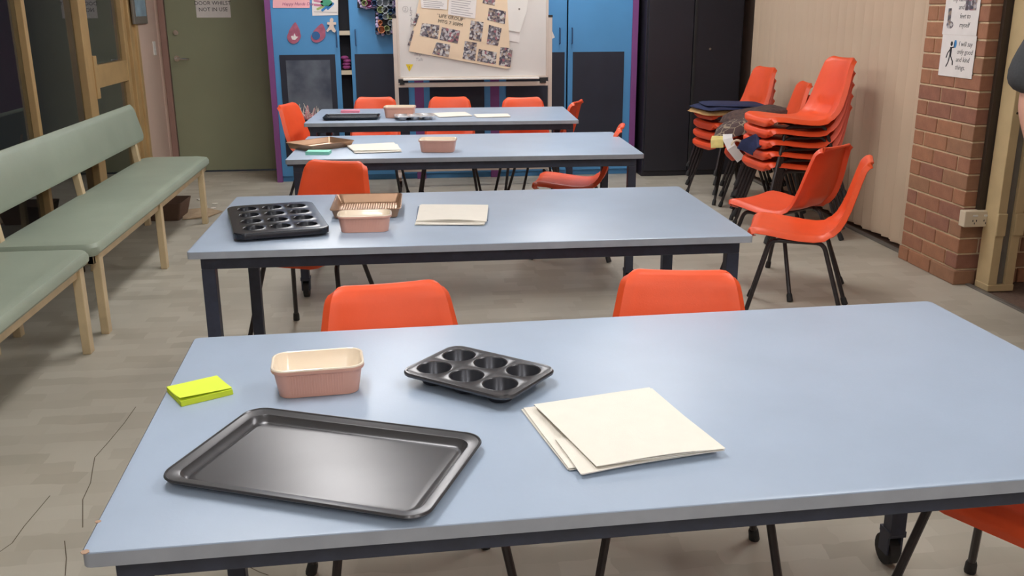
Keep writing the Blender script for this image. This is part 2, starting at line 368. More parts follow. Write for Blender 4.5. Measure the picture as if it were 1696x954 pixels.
# floor track
tr = structure('trim_1'); box('track', M['metal'], tr, 2.965, 5.2, 0, 3.0, YB-.05, .012, bevel=.002); box('track', M['metal'], tr, 2.975, YF, 0, 3.0, 4.60, .010, bevel=.002)
# post
po = thing('steel_post', 'cream steel channel post standing in front of the brick pier', 'post', (3.09, 4.5, 0))
m_ = MB(); m_.box(-.07, -.03, 0, -.022, .085, 2.5); m_.box(.022, -.03, 0, .07, .085, 2.5); m_.box(-.03, .0, 0, .03, .085, 2.5); m_.box(-.072, -.035, 0, .072, .085, .035)
m_.build('channel', M['post'], po, bevel=.003); tag(box('inner_track', M['metal'], po, -.021, -.012, .036, .021, .001, 2.49), 'grey metal inner track')
for sx in (-1, 1):
    c = MB().box(sx*.05-.028, -.045, .30, sx*.05+.028, -.029, .42); c.build('bracket', M['post'], po, bevel=.006)
MB().disc((-.046, -.03, .93), (0, -1, 0), .006, .003).build('screw', M['brown'], po, SM)
# power outlet
a = on_y(1592, 348, 4.60); b = on_y(1636, 372, 4.60)
ou = thing('power_outlet', 'cream double power outlet on the narrow face of the brick pier', 'outlet', ((a.x+b.x)/2, 4.585, a.z-.085))
box('cover', M['cream'], ou, -.078, -.024, 0, .075, .03, .085, bevel=.004)
for sx in (-.022, .04):
    box('switch', M['white'], ou, sx-.013, -.029, .056, sx+.013, -.023, .066, bevel=.002)
    for (dx, dz) in ((-.01, .034), (.01, .034), (0, .02)): box('socket_slot', M['ink'], ou, sx+dx-.002, -.0255, dz-.005, sx+dx+.002, -.0238, dz+.005)

# notices on the pier
def notice(name, label, px, lines, zoff, pic):
    c0 = on_x(px[0], px[1], PX-.004)
    t = thing(name, label, 'notice', (PX-.003, c0.y, c0.z))
    box('paper_sheet', M['paper'], t, -.0022, -.318, -.215, -.0005, 0, 0)
    for s_, yy, zz in lines: text('lettering', s_, .036, M['ink'], Matrix.Translation((-.0024, -yy, -zz)) @ FACE_W, t, shear=.15)
    pic(t); return t
def fig1(t):
    m_ = MB(); x = -.003
    def bar(y0, z0, y1, z1, r=.0028): m_.tube([(x, -y0, -z0), (x, -y1, -z1)], r, 6)
    m_.ball((x, -.098, -.045), .003, .010, .013); m_.box(x-.002, -.105, -.11, x+.001, -.091, -.062)
    bar(.095, .07, .07, .095); bar(.07, .095, .06, .12, .0025); bar(.103, .065, .125, .062, .003); bar(.125, .062, .128, .035, .003)
    bar(.093, .11, .085, .14, .003); bar(.085, .14, .068, .165, .003); bar(.103, .11, .125, .135, .003); bar(.125, .135, .128, .155, .003)
    m_.build('stick_figure', M['ink'], t)
    MB().ball((x, -.132, -.045), .002, .013, .022).build('blue_drop', M['hand3'], t)
def fig2(t):
    MB().box(-.003, -.29, -.09, -.0022, -.19, 0.0).build('photo_print', PHOTO[1], t)
    MB().ball((-.0024, -.065, -.165), .001, .035, .02).tube([(-.003, -.055, -.08), (-.003, -.058, -.15)], .010, 6).build('drawn_feet', PHOTO[2], t)
notice('wall_notice', 'white notice on the brick pier reading I will say only good and kind things', (1562, 57), [('I will say', .165, .055), ('only good', .155, .095), ('and kind', .155, .135), ('things.', .155, .175)], .1, fig1)
n2 = notice('wall_notice', 'upper white notice on the brick pier about hands and feet', (1569, -12), [('my hands', .07, .045), ('and', .13, .085), ('feet to', .15, .13), ('myself', .155, .175)], .1, fig2)

# vertical blind
vb = thing('vertical_blind', 'cream vertical blind covering the right hand window', 'blind', (3.02, 6.6, 0))
sl = None
n_s = 24
for i in range(n_s):
    y = 5.17+i*.1245
    if sl is None:
        m_ = MB(); R1 = []
        for z in (.045, 1.2, 2.4):
            ring = []
            for k in range(5): u = (k/4-.5)*.135; ring.append((-.009*(1-(2*k/4-1)**2)*1.0, u, z))
            for k in range(4, -1, -1): u = (k/4-.5)*.135; ring.append((-.009*(1-(2*k/4-1)**2)+.0012, u, z))
            R1.append([Vector(p) for p in ring])
        m_.loft(R1); sl = m_.build('slat', M['blind'], vb, SM); o = sl
        wt = MB().box(-.004, -.052, .035, .004, .052, .075); wb0 = wt.build('hem_weight', M['blind'], o)
    else:
        o = sl.copy(); COL.objects.link(o); o.parent = vb; c = wb0.copy(); COL.objects.link(c); c.parent = o
    o.location = (-.005+random.uniform(-.004, .004), y-6.6, random.uniform(-.004, .004)); o.rotation_euler = (0, 0, math.radians(19+random.uniform(-2, 2)))
box('head_rail', M['white'], vb, -.03, -1.45, 2.4, .03, 1.45, 2.45)

# ceiling lights
em = bpy.data.materials.new('lamp_diffuser'); em.use_nodes = True; b = em.node_tree.nodes['Principled BSDF']
b.inputs['Emission Color'].default_value = (1, .975, .95, 1); b.inputs['Emission Strength'].default_value = LIGHT_E; b.inputs['Base Color'].default_value = (.8, .8, .8, 1)
for i, (x, y) in enumerate(LIGHTS):
    if i == 0:
        lt = thing('ceiling_light', 'x', 'light', (x, y, CEIL-.08), 0, 'ceiling lights')
        MB().box(-.18, -LIGHT_L/2-.04, .04, .18, LIGHT_L/2+.04, .10).build('housing', M['white'], lt, bevel=.004)
        MB().box(-LIGHT_W/2, -LIGHT_L/2, 0, LIGHT_W/2, LIGHT_L/2, .038).build('diffuser', em, lt)
    c = lt if i == 0 else copy_tree(lt); c.location = (x, y, CEIL-.08)
    c['label'] = 'white ceiling light in the %s row, %s' % ('left' if x < 0 else 'right', {2.0: 'over the nearest table', 5.1: 'over the third table', -.8: 'unseen fill added just behind the camera', -3.0: 'unseen fill added far behind the camera'}.get(y, 'by the back wall'))

# ================================================================== BACK WALL FURNITURE
CY = 8.32
cb = thing('cupboard_bank', 'bright blue built-in cupboards with purple edging and blackboard panels', 'cupboard', (0, CY, 0))
TOPZ = 2.2
m_ = MB().box(-1.11, .03, 0, -.1, .6, TOPZ) ; 
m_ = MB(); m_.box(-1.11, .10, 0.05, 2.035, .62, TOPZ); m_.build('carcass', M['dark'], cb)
for x0, x1 in ((-1.115, -1.068), (.094, .172), (.746, .825), (1.985, 2.035)): box('purple_edging', M['purple'], cb, x0, -.012 if x0 < -1 or x1 > 2 else .002, 0, x1, .62 if (x0 < -1 or x1 > 2) else .11, TOPZ)
box('plinth', M['blue'], cb, -1.068, .03, 0, 1.985, .11, .06)
def cdoor(x0, x1, bx0, bx1, hx, hz=1.21, chalk=False, yaw=0):
    dd = thing('x', None, None, (x0, 0, 0)); dd.name = 'cupboard_door'; dd.parent = cb
    wdt = x1-x0
    o = box('door_panel', M['blue'], dd, 0, 0, .05, wdt, .022, TOPZ, bevel=.002)
    bb = box('blackboard_panel', M['board'], dd, bx0-x0, -.007, .14, bx1-x0, -.0005, 1.075)
    if chalk: box('chalk_area', M['chalk'], bb, bx0-x0+.05, -.010, .2, bx1-x0-.045, -.0072, 1.03)
    if hx: MB().tube([(hx-x0, 0, hz+.065), (hx-x0, -.028, hz+.06), (hx-x0, -.028, hz-.06), (hx-x0, 0, hz-.065)], .005, 8).build('handle', M['tubenavy'], dd, SM)
    return dd
cdoor(-1.068, -.52, -1.023, -.563, -.542, 1.2, chalk=True)
cdoor(-.43, .094, -.40, .042, -.385)
cdoor(.172, .746, .223, .693, None)
cdoor(.825, 1.412, .885, 1.395, 1.352)
cdoor(1.424, 1.985, 1.468, 1.92, 1.458)
sh = MB(); sh.box(-.52, .02, 1.23, -.43, .3, 1.265); sh.box(-.52, .02, .905, -.43, .3, .94); sh.box(-.52, .02, 1.60, -.43, .3, 1.63); sh.build('shelf', M['cream'], cb)
m_ = MB(); 
for k in range(4): m_.ball((-.475+random.uniform(-.015, .015), .06, .965+k*.026), .035, .03, .018)
tag(m_.build('folded_fabric', M['magstuff']), 'magenta fabric folded in the dark gap between the blue cupboard doors', 'fabric'); bpy.data.objects['folded_fabric'].location = (0, CY, 0)

# decorations on the doors
YD = CY-.001
def flat(name, pts, m, parent, y0, y1):
    v = [(p.x, y0, p.z) for p in pts]+[(p.x, y1, p.z) for p in pts]; n = len(pts)
    return MB().add(v, [tuple(range(n)), tuple(range(2*n-1, n-1, -1))]+[(k, (k+1) % n, n+(k+1) % n, n+k) for k in range(n)]).build(name, m, parent)
def O(pts, Y=YD): return [on_y(x, y, Y) for x, y in pts]
t = thing('pink_poster', 'pale pink card with red writing at the top of the left blue door', 'poster', (0, 0, 0))
flat('card', O([(452, -20), (513, -20), (513, 13), (452, 13)]), M['pinkcard'], t, YD-.003, YD)
p = on_y(467, 9, YD); text('lettering', 'Happy Hands Day', .035, M['tubemag'], Matrix.Translation((p.x, YD-.0034, p.z)) @ FACE_S, t, shear=.3)
t = thing('hand_print_picture', 'white picture of a painted hand print on the left blue door', 'picture', (0, 0, 0))
flat('paper_sheet', O([(516, -25), (560, -25), (560, 25), (517.5, 26)]), M['paper'], t, YD-.003, YD)
def capsule(m_, a, b, r, Y):
    a = on_y(*a, Y); b = on_y(*b, Y); dd = (b-a); L_ = dd.length; dd.normalize(); nn = Vector((-dd.z, 0, dd.x)); ring = []
    for k in range(13): an = -PI/2+PI*k/12; ring.append(b+dd*math.cos(an)*r+nn*math.sin(an)*r)
    for k in range(13): an = PI/2+PI*k/12; ring.append(a+dd*math.cos(an)*r+nn*math.sin(an)*r)
    n = len(ring); v = [(q.x, Y-.0005, q.z) for q in ring]+[(q.x, Y+.0005, q.z) for q in ring]
    m_.add(v, [tuple(range(n)), tuple(range(2*n-1, n-1, -1))]+[(k, (k+1) % n, n+(k+1) % n, n+k) for k in range(n)])
for a, b, r, mm in (((521, 1), (533, 3), .009, 'hand2'), ((521, 8), (533, 9), .009, 'hand2'), ((526, 15), (535, 11), .009, 'hand4'), ((534, 17), (541, 11), .010, 'hand3'), ((543, 14), (551, 6), .011, 'hand3'), ((536, 5), (545, 5), .026, 'hand1')):
    m_ = MB(); capsule(m_, a, b, r, YD-.004); m_.build('painted_finger' if r < .02 else 'painted_palm', M[mm], t)
m_ = MB()
for a, b in (((519.5, 19.5), (558, 20.5)),): m_.tube([on_y(*a, YD-.0035), on_y(*b, YD-.0035)], .0018, 5)
m_.build('ruled_border', M['grey_ink'], t)
def blob(cx, top, bot, wneck, wbody, lean=0):
    pts = []
    for k in range(24):
        a = 2*PI*k/24; s_ = (1-math.cos(a))/2; yy = top+(bot-top)*(1-s_) if False else top+(bot-top)*(.5-.5*math.cos(a))
        wv = wneck+(wbody-wneck)*min(1, max(0, (yy-top)/(bot-top))*1.5)**1.3
        pts.append((cx+lean*(yy-bot)/(top-bot)+math.sin(a)*wv*(1.15 if (yy-top)/(bot-top) < .4 else 1), yy))
    return pts
t = thing('felt_pear', 'rose felt pear shape with a white bird on the left blue door', 'decoration', (0, 0, 0))
flat('pear', O(blob(486, 37, 72.5, 4, 12.5, 3)), M['rosepaper'], t, YD-.006, YD)
flat('bird', O([(482, 60), (485, 59), (486, 61), (487, 57), (488, 55), (490, 60), (494, 61), (491, 64), (489, 66), (484, 65.5)]), M['paper'], t, YD-.008, YD-.006)
t = thing('felt_pear', 'rose felt pear shape with a round blue centre on the left blue door', 'decoration', (0, 0, 0))
flat('pear', O(blob(524, 39, 70.5, 5, 13, 9)), M['rosepaper'], t, YD-.006, YD)
c_ = on_y(523.5, 59, YD); MB().disc((c_.x, YD-.006, c_.z), (0, -1, 0), .034, .003, 24).build('blue_centre', M['tealblue'], t)
t = thing('gingerbread_figure', 'beige felt gingerbread figure above the second pear shape', 'decoration', (0, 0, 0))
flat('figure', O([(547, 31), (549.5, 29.5), (552, 31), (552.5, 34), (551.5, 36.5), (557, 37), (557, 41), (552.5, 41), (553, 44), (556.5, 51), (554.5, 54), (551, 52), (549, 49), (545.5, 50), (543, 53), (540.5, 51), (545, 44.5), (546, 41), (542, 40.5), (542, 36.5), (547, 36.5), (546, 34)]), M['gingerbread'], t, YD-.014, YD-.006)
t = thing('hanging_cord', 'thin dark cord hanging on the left blue door below the gingerbread figure', 'cord')
MB().tube([on_y(557, 53, YD-.004), on_y(558, 65, YD-.004), on_y(558.5, 79, YD-.004)], .003, 6).build('cord', M['tubenavy'], t)

# cardboard tube artwork
t = thing('tube_artwork', 'dark blue board covered with coloured cardboard tubes and pompoms, beside the whiteboard', 'artwork')
YT = CY-.10
flat('backing_board', O([(590, -40), (662, -40), (662, 57), (622, 57), (621, 16), (592, 13)], YT+.06), M['board'], t, YT+.055, YT+.075)
ringc = {}
def ring_at(px, py, r, m):
    c = on_y(px, py, YT); k = (round(r, 3), m)
    if k not in ringc:
        q = MB(); n = 14
        o_ = [[Vector((rr_*math.cos(2*PI*j/n), y, rr_*math.sin(2*PI*j/n))) for j in range(n)] for rr_, y in ((r, .06), (r, 0), (r*.86, 0), (r*.86, .055))]
        q.loft(o_, False, True); ringc[k] = q.mesh('paper_tube', M[m], SM)
    o = link('paper_tube', ringc[k], t); o.location = (c.x, YT-random.uniform(0, .02), c.z); o.rotation_euler = (random.uniform(-.2, .2), 0, random.uniform(-.2, .2))
tubes = [(603.5, 5, .024, 'tubegreen'), (611, 6, .03, 'tubemag'), (620, 5, .024, 'tubenavy'), (629, 4.5, .027, 'tubegrey'), (638.5, 4.5, .032, 'tubegrey'), (647, 5, .026, 'tubegrey'), (655, 5, .026, 'lilac'),
         (630, 16, .026, 'tubegreen'), (638, 16.5, .028, 'tubegrey'), (623, 17, .018, 'tubenavy'), (647, 19, .022, 'tubenavy'), (630.5, 28.5, .02, 'tubenavy'), (638.5, 27, .026, 'tubegrey'), (646.5, 26, .026, 'tubegreen'), (653, 27, .02, 'tubegrey'),
         (646.5, 38, .022, 'tubegrey'), (630, 37.5, .018, 'tubeorange'), (632, 49, .03, 'tubeorange'), (641, 47, .022, 'tubegreen'), (652, 47, .022, 'tubegrey'), (625, 49, .02, 'tubenavy'), (643, 54, .02, 'tubegrey'), (654, 17, .02, 'tubenavy')]
for x in range(598, 660, 9):
    for y in (-6, -17, -28): tubes.append((x+random.uniform(-1, 1), y, .025, random.choice(['tubegrey', 'tubegreen', 'tubenavy', 'tubemag'])))
for q in tubes: ring_at(*q)
pm = MB().ball((0, 0, 0), .014, .014, .014, 8, 6).mesh('pompom', M['lilac'], 3)
for x, y in [(595, 2), (597, 5), (598.5, 10.5), (603, 11.5), (607, 13), (611, 12.5), (615, 11), (619, 11), (623, 12), (625, 22), (624.5, 30), (625, 36), (624, 41), (625, 44), (651, 11), (653, 34), (650, 53), (653, 22), (626, 55), (634, 57)]:
    c = on_y(x, y, YT+.03); o = link('pompom', pm, t); o.location = c

# paper flower tuft at the foot of the left blackboard
t = thing('paper_tuft', 'white and pink spiky paper tuft at the foot of the left blackboard', 'decoration')
m_ = MB(); c = on_y(512, 198, 8.24)
for k in range(46):
    a = random.uniform(-1.35, 1.35); L_ = random.uniform(.06, .12); bx = c.x+random.uniform(-.09, .06); bz = c.z+random.uniform(-.03, .01)
    tip = Vector((bx+math.sin(a)*L_, 8.24+random.uniform(-.05, .04), bz+math.cos(a)*L_)); m_.tube([(bx, 8.25, bz), tip], .006, 4, radii=[.008, .002])
m_.build('spikes', M['pinkcard'], t); m_ = MB()
for k in range(40):
    a = random.uniform(-1.5, 1.5); L_ = random.uniform(.08, .15); bx = c.x+random.uniform(-.1, .08); bz = c.z+random.uniform(-.03, .01)
    tip = Vector((bx+math.sin(a)*L_, 8.25+random.uniform(-.04, .03), bz+math.cos(a)*L_)); m_.tube([(bx, 8.26, bz), tip], .006, 4, radii=[.007, .002])
m_.build('white_spikes', M['napkin'], t); box('pot', M['dark'], t, c.x-.1, 8.21, 0, c.x+.08, 8.29, c.z)

# black cabinet
bc = thing('black_cabinet', 'tall black two-door cabinet in the back right corner', 'cabinet', (0, 8.16, 0))
box('carcass', M['blackcab'], bc, 2.075, .022, 0, 2.93, .78, 2.0, bevel=.003)
for x0, x1 in ((2.09, 2.482), (2.487, 2.915)):
    dd = box('door', M['blackcab'], bc, x0, 0, .05, x1, .021, 1.985, bevel=.003)
    if x0 > 2.3:
        MB().disc((2.637, 0, 1.097), (0, -1, 0), .011, .006).build('lock', M['chrome'], dd, SM); box('pull_rail', M['rubber'], dd, 2.487, -.006, .1, 2.51, 0, 1.9)

# wall box and light switch
a = on_x(217, 0, XL+.06); b = on_x(243, 39, XL+.06)
t = thing('wall_panel_display', 'grey-blue framed panel hanging on the pink wall beside the window', 'panel', (XL+.05, 0, 0))
box('casing', M['metal'], t, 0, a.y, b.z, .022, b.y, b.z+.42, bevel=.005); box('screen', M['blueglass'], t, .0215, a.y+.05, b.z+.06, .0235, b.y-.03, b.z+.40); MB().box(.022, (a.y+b.y)/2-.03, b.z+.02, .0235, (a.y+b.y)/2+.03, b.z+.035).build('badge', M['metal'], t)
c = on_x(257, 80, XL+.06); t = thing('light_switch', 'small white light switch beside the green door', 'switch', (XL+.05, c.y, c.z))
box('plate', M['white'], t, 0, -.036, -.058, .009, .036, .058, bevel=.002); box('rocker', M['white'], t, .009, -.01, -.02, .013, .01, .02, bevel=.001)

# ------------------------------------------------------------------ whiteboard
YW = 7.93
wbt = thing('whiteboard', 'mobile whiteboard on a cream wheeled frame, covered with papers', 'whiteboard', (.58, YW, 0))
x0, x1 = on_y(661, 60, YW).x-.58, on_y(904, 60, YW).x-.58
zb = on_y(780, 126, YW).z
box('board', M['wboard'], wbt, x0, -.012, zb, x1, .012, zb+1.0)
fm = MB(); fm.box(x0-.02, -.016, zb-.018, x1+.02, .016, zb); fm.box(x0-.02, -.016, zb, x0, .016, zb+1.0); fm.box(x1, -.016, zb, x1+.02, .016, zb+1.0); fm.build('board_edge', M['frame'], wbt, bevel=.003)
box('pen_tray', M['white'], wbt, x0+.02, -.06, zb-.026, x1-.06, -.012, zb-.012, bevel=.003)
MB().box(x0-.01, -.03, zb-.06, x0+.03, .02, zb-.018).box(x1-.05, -.03, zb-.06, x1-.0, .02, zb-.018).build('pivot_block', M['rubber'], wbt)
zt = on_y(665, 30, YW).z; zt2 = on_y(908, 28, YW).z
for sx, xx in ((0, x0-.035), (1, x1+.035)):
    p_ = box('upright', M['frame'], wbt, xx-.016, -.016, .13, xx+.016, .016, zt, bevel=.003)
    box('end_cap', M['rubber'], p_, xx-.018, -.018, zt, xx+.018, .018, zt+.018)
    f_ = box('foot', M['frame'], wbt, xx-.016, -.27, .10, xx+.016, .27, .13, bevel=.003)
    for yy in (-.25, .25):
        MB().disc((xx-.012, yy, .04), (1, 0, 0), .04, .024, 16).box(xx-.017, yy-.02, .05, xx+.017, yy+.02, .10).build('caster', M['rubber'], f_, SM)
zc = on_y(780, 140, YW).z; box('crossbar', M['frame'], wbt, x0-.02, -.014, zc-.016, x1+.02, .014, zc+.02, bevel=.003)
box('lower_crossbar', M['frame'], wbt, x0-.02, -.014, .13, x1+.02, .014, .16, bevel=.003)
# marker writing
YQ = YW-.0125
def P(x, y): q = on_y(x, y, YQ); return Vector((q.x-.58, q.y-YW, q.z))
n = 18; q = MB(); c = P(671.5, 15); q.tube([c+Vector((.022*math.cos(2*PI*k/n), -.001, .022*math.sin(2*PI*k/n))) for k in range(n+1)], .0012, 4); q.build('marker_ring', M['grey_ink'], wbt)
for s_, x, y, z_ in (('2', 669, 18, .035), ('L', 678, 18, .045), ('S', 678, 26, .045), ('N', 679, 36, .045), ('H', 679, 44, .045), ('Imp...', 686, 92, .04), ('Talk', 688, 101, .035)):
    text('marker_writing', s_, z_, M['grey_ink'], Matrix.Translation(P(x, y)+Vector((0, -.0006, 0))) @ FACE_S, wbt, shear=.2)
# items pinned on the board are things of their own
def sheet(name, label, pts, m, depth, th=.0012, cat='paper', Y=None, group=None):
    t = thing(name, label, cat, (0, 0, 0), 0, group); Yq = YW-.013-depth
    flat('sheet', O(pts, Yq), m, t, Yq, Yq+th); return t, Yq
YP = 0
t, Yq = sheet('collage_poster', 'tilted manila card poster with LIFE GROUP heading and snapshots on the whiteboard', [(700, -30), (839, -22), (846, 112), (838, 114), (677, 85)], M['manila'], .012, .003, 'poster')
ph = [[(699, 38), (728, 42), (725, 65), (695, 59)], [(732, 45), (762, 51), (758, 72), (728, 66)], [(723, 70), (746, 74), (743, 95), (716, 89)], [(780, 34), (801, 37), (797, 69), (777, 65)],
      [(810, 13), (838, 19), (836, 40), (807, 33)], [(810, 41), (831, 47), (825, 76), (806, 73)], [(770, 68), (790, 71), (787, 101), (766, 97)], [(793, 81), (823, 87), (821, 107), (790, 101)], [(829, 78), (849, 80), (845, 111), (826, 108)], [(803, -12), (822, -10), (819, 9), (799, 5)]]
for k, q in enumerate(ph): flat('snapshot', O(q, Yq-.001), PHOTO[k % 4], t, Yq-.002, Yq-.0005)
for k, q in enumerate([[(690, 22), (695, 23), (688, 43), (683, 42)], [(683, 50), (686, 51), (679, 76), (675, 75)]]): flat('snapshot', O(q, Yq-.001), PHOTO[k], t, Yq-.002, Yq-.0005)
R_ = Matrix.Rotation(math.radians(10), 4, 'Y')
for s_, x, y in (('\u201cLIFE GROUP\u201d', 723, 27.5), ('MTG 7 30PM', 725, 37)):
    q = on_y(x, y, Yq-.003); text('lettering', s_, .037, M['ink'], Matrix.Translation(q) @ R_ @ FACE_S, t)
for k, (pts, nm) in enumerate((([(694, -20), (742, -14), (740, 16), (698, 13)], 'left'), ([(744, -14), (790, -8), (787, 31), (742, 24)], 'right'))):
    t, Yq = sheet('typed_sheet', 'typed white sheet on the top %s of the collage poster' % ('left' if nm == 'left' else 'centre'), pts, M['paper'], .0165)
    m_ = MB()
    for j in range(9):
        f0 = .1+j*.1; a = [on_y(*p, Yq-.0006) for p in pts]; l0 = a[0].lerp(a[3], f0); l1 = a[1].lerp(a[2], f0); e = random.uniform(.6, .92)
        s0, s1 = l0.lerp(l1, .1), l0.lerp(l1, e); m_.quad(s0, s1, s1-Vector((0, 0, .004)), s0-Vector((0, 0, .004)))
    m_.build('typed_line', M['grey_ink'], t)
sheet('loose_sheet', 'lower white sheet peeping out below the other on the whiteboard', [(836, 40), (862, 45), (860, 71), (845, 68), (832, 62)], M['paper'], .003)
t, Yq = sheet('loose_sheet', 'large white sheet curling off the right of the collage poster', [(838, -30), (878, -30), (872, 20), (861, 54), (825, 47)], M['white'], .010)
MB().disc(on_y(860, 15, Yq-.0002), (0, -1, 0), .008, .0015, 10).build('magnet', M['metal'], t)
sheet('corner_sheet', 'white paper corner sticking out behind the right upright of the whiteboard', [(909, 38), (919, 62), (909, 67)], M['paper'], -.03)
t, Yq = sheet('warning_sticker', 'small yellow triangle sticker low on the whiteboard', [(672, 106.5), (684.5, 106.5), (678, 119)], M['stkyellow'], .0005, cat='sticker')
q = on_y(678, 113.5, Yq-.0006); text('lettering', '!', .04, M['ink'], Matrix.Translation(q+Vector((0, 0, -.008))) @ FACE_S, t, 'CENTER')

# ================================================================== TABLES
TW, TD, TH_ = 1.804, .9, .73
def castor(leg, x, y):
    MB().disc((x-.014, y+.02, .042), (1, 0, 0), .042, .028, 20).build('castor_wheel', M['rubber'], leg, SM)
    MB().box(x-.022, y-.012, .04, x-.016, y+.03, .10).box(x+.016, y-.012, .04, x+.022, y+.03, .10).box(x-.024, y-.02, .095, x+.024, y+.03, .112).build('castor_fork', M['steel'], leg)
def make_table(x, y, a, label, cast):
    c, s = math.cos(a), math.sin(a); ox, oy = x+c*TW/2-s*TD/2, y+s*TW/2+c*TD/2
    t = thing('work_table', label, 'table', (ox, oy, 0), a, 'pale blue work tables')
    m_ = MB(); n_ = 3; r = .012
    m_.loft([rr(TW-.004, TD-.004, r, TH_-.024, n_), rr(TW, TD, r, TH_-.022, n_), rr(TW, TD, r, TH_-.0025, n_), rr(TW-.002, TD-.002, r, TH_-.0006, n_), rr(TW-.005, TD-.005, r, TH_, n_)])
    tp = m_.build('tabletop', M['table'], t, SM)
    e = MB().loft([rr(TW+.0012, TD+.0012, r, TH_-.0235, n_), rr(TW+.0012, TD+.0012, r, TH_-.002, n_)], False, False); e.build('edge_band', M['edge'], tp, SM)
    i = .032; hw, hd = TW/2-i, TD/2-i; q = .042; zt = TH_-.024
    fm = MB(); fm.box(-hw, -hd, zt-q, hw, -hd+.03, zt); fm.box(-hw, hd-.03, zt-q, hw, hd, zt); fm.box(-hw, -hd+.03, zt-q, -hw+.03, hd-.03, zt); fm.box(hw-.03, -hd+.03, zt-q, hw, hd-.03, zt)
    fm.build('frame', M['steel'], t, bevel=.003)
    for sx in (-1, 1):
        for sy in (-1, 1):
            has = (cast == 'back' and sy > 0) or (cast == 'front' and sy < 0); z0 = .10 if has else .012
            cx, cy = sx*(hw-q/2), sy*(hd-q/2)
            lg = box('leg', M['steel'], t, cx-q/2, cy-q/2, z0, cx+q/2, cy+q/2, zt-q+.001, bevel=.003)
            if has: castor(lg, cx, cy)
            else: box('foot_cap', M['rubber'], lg, cx-q/2-.001, cy-q/2-.001, 0, cx+q/2+.001, cy+q/2+.001, .02)
    return t
TB = [(-.466, 1.208, .031), (-.684, 2.924, -.0083), (-.596, 4.770, -.033), (-.655, 6.331, -.049)]
TL_ = ['pale blue work table nearest the camera, with the large grey baking tray', 'pale blue work table, second from the camera, with the black muffin tin', 'pale blue work table, third from the camera, with the mint notes', 'pale blue work table farthest away, in front of the whiteboard']
tabs = [make_table(*TB[i], TL_[i], ['back', 'back', 'front', 'back'][i]) for i in range(4)]
m_ = MB(); 
for (u, v, r_) in ((0.005, .003, .006), (.001, .085, .0045)):
    m_.disc((-TW/2+u, -TD/2+v, TH_-.0005), (0, 0, 1), r_, .0009, 7)
tag(m_.build('chipped_edge', M['chip'], tabs[0].children[0]), 'bare chipboard showing at a chipped edge')
T0 = Vector((0, 0, TH_))

# ================================================================== CHAIRS
def shell_mesh(m):
    prof = [(-.230, .400), (-.238, .424), (-.228, .445), (-.20, .453), (-.15, .450), (-.08, .440), (0, .430), (.06, .427), (.105, .434), (.14, .452), (.165, .480), (.185, .520), (.203, .570), (.220, .630), (.236, .690), (.250, .735), (.2575, .756), (.264, .768), (.275, .776), (.286, .775), (.290, .768)]
    # refine
    P_ = []
    for i in range(len(prof)-1):
        ns_ = 4 if (i >= 12 or i < 5) else 2
        for k in range(ns_):
            t = k/ns_; a, b = prof[i], prof[i+1]; P_.append((a[0]*(1-t)+b[0]*t, a[1]*(1-t)+b[1]*t))
    P_.append(prof[-1]); s = [0]
    for i in range(1, len(P_)): s.append(s[-1]+math.hypot(P_[i][0]-P_[i-1][0], P_[i][1]-P_[i-1][1]))
    Ls = s[-1]; NU = 22; V = []; top = []
    def half(d):
        f = d/Ls
        pts = [(0, .185), (.12, .205), (.3, .212), (.42, .202), (.5, .196), (.62, .198), (.75, .186), (.9, .164), (1, .146)]
        for (f0, w0), (f1, w1) in zip(pts, pts[1:]):
            if f <= f1: hw = w0+(w1-w0)*(f-f0)/(f1-f0); break
        r = .075; de = d if d < r else (Ls-d if Ls-d < .065 else None)
        if de is not None:
            rr_ = r if d < r else .065; hw -= rr_*.9*(1-math.sqrt(max(0, 1-(1-de/rr_)**2)))
        return hw
    for i, (y, z) in enumerate(P_):
        a = P_[max(i-1, 0)]; b = P_[min(i+1, len(P_)-1)]; ty, tz = b[0]-a[0], b[1]-a[1]; L_ = math.hypot(ty, tz); ty /= L_; tz /= L_
        ny, nz = -tz, ty                                    # points up on the seat, forward on the back
        hw = half(s[i]); f = s[i]/Ls; row = []
        for k in range(NU+1):
            u = k/NU*2-1; au = abs(u)
            dish = (.016 if f < .5 else .022)*(au**2)        # sides rise: cupped
            flange = -.030*max(0, (au-.88)/.12)**1.5
            endf = min(1, min(s[i], Ls-s[i])/.06)
            off = dish*endf+flange
            if .54 < f < .66 and au < .46: off -= .013
            row.append(Vector((hw*math.sin(u*PI/2*.98)/math.sin(PI/2*.98) if False else hw*u*(1.0), y+ny*off, z+nz*off)))
        V.append(row)
    n = NU+1; vs = [p for r in V for p in r]; th = .004
    nor = [Vector((0, 0, 0)) for _ in vs]; F = []
    for i in range(len(V)-1):
        for k in range(NU):
            q = (i*n+k, i*n+k+1, (i+1)*n+k+1, (i+1)*n+k); F.append(q); nn = (vs[q[1]]-vs[q[0]]).cross(vs[q[3]]-vs[q[0]])
            for j in q: nor[j] += nn
    N_ = len(vs); lo = [v-nn.normalized()*th for v, nn in zip(vs, nor)]; m_ = MB(); m_.v = [tuple(v) for v in vs+lo]
    m_.f = F+[tuple(j+N_ for j in q[::-1]) for q in F]
    bd = [k for k in range(n)]+[i*n+NU for i in range(1, len(V))]+[(len(V)-1)*n+k for k in range(NU-1, -1, -1)]+[i*n for i in range(len(V)-2, 0, -1)]
    for a, b in zip(bd, bd[1:]+bd[:1]): m_.f.append((a, a+N_, b+N_, b))
    return m_.mesh('shell', m, math.radians(50))
SHELL = {'a': shell_mesh(M['orange']), 'b': shell_mesh(M['orange2'])}
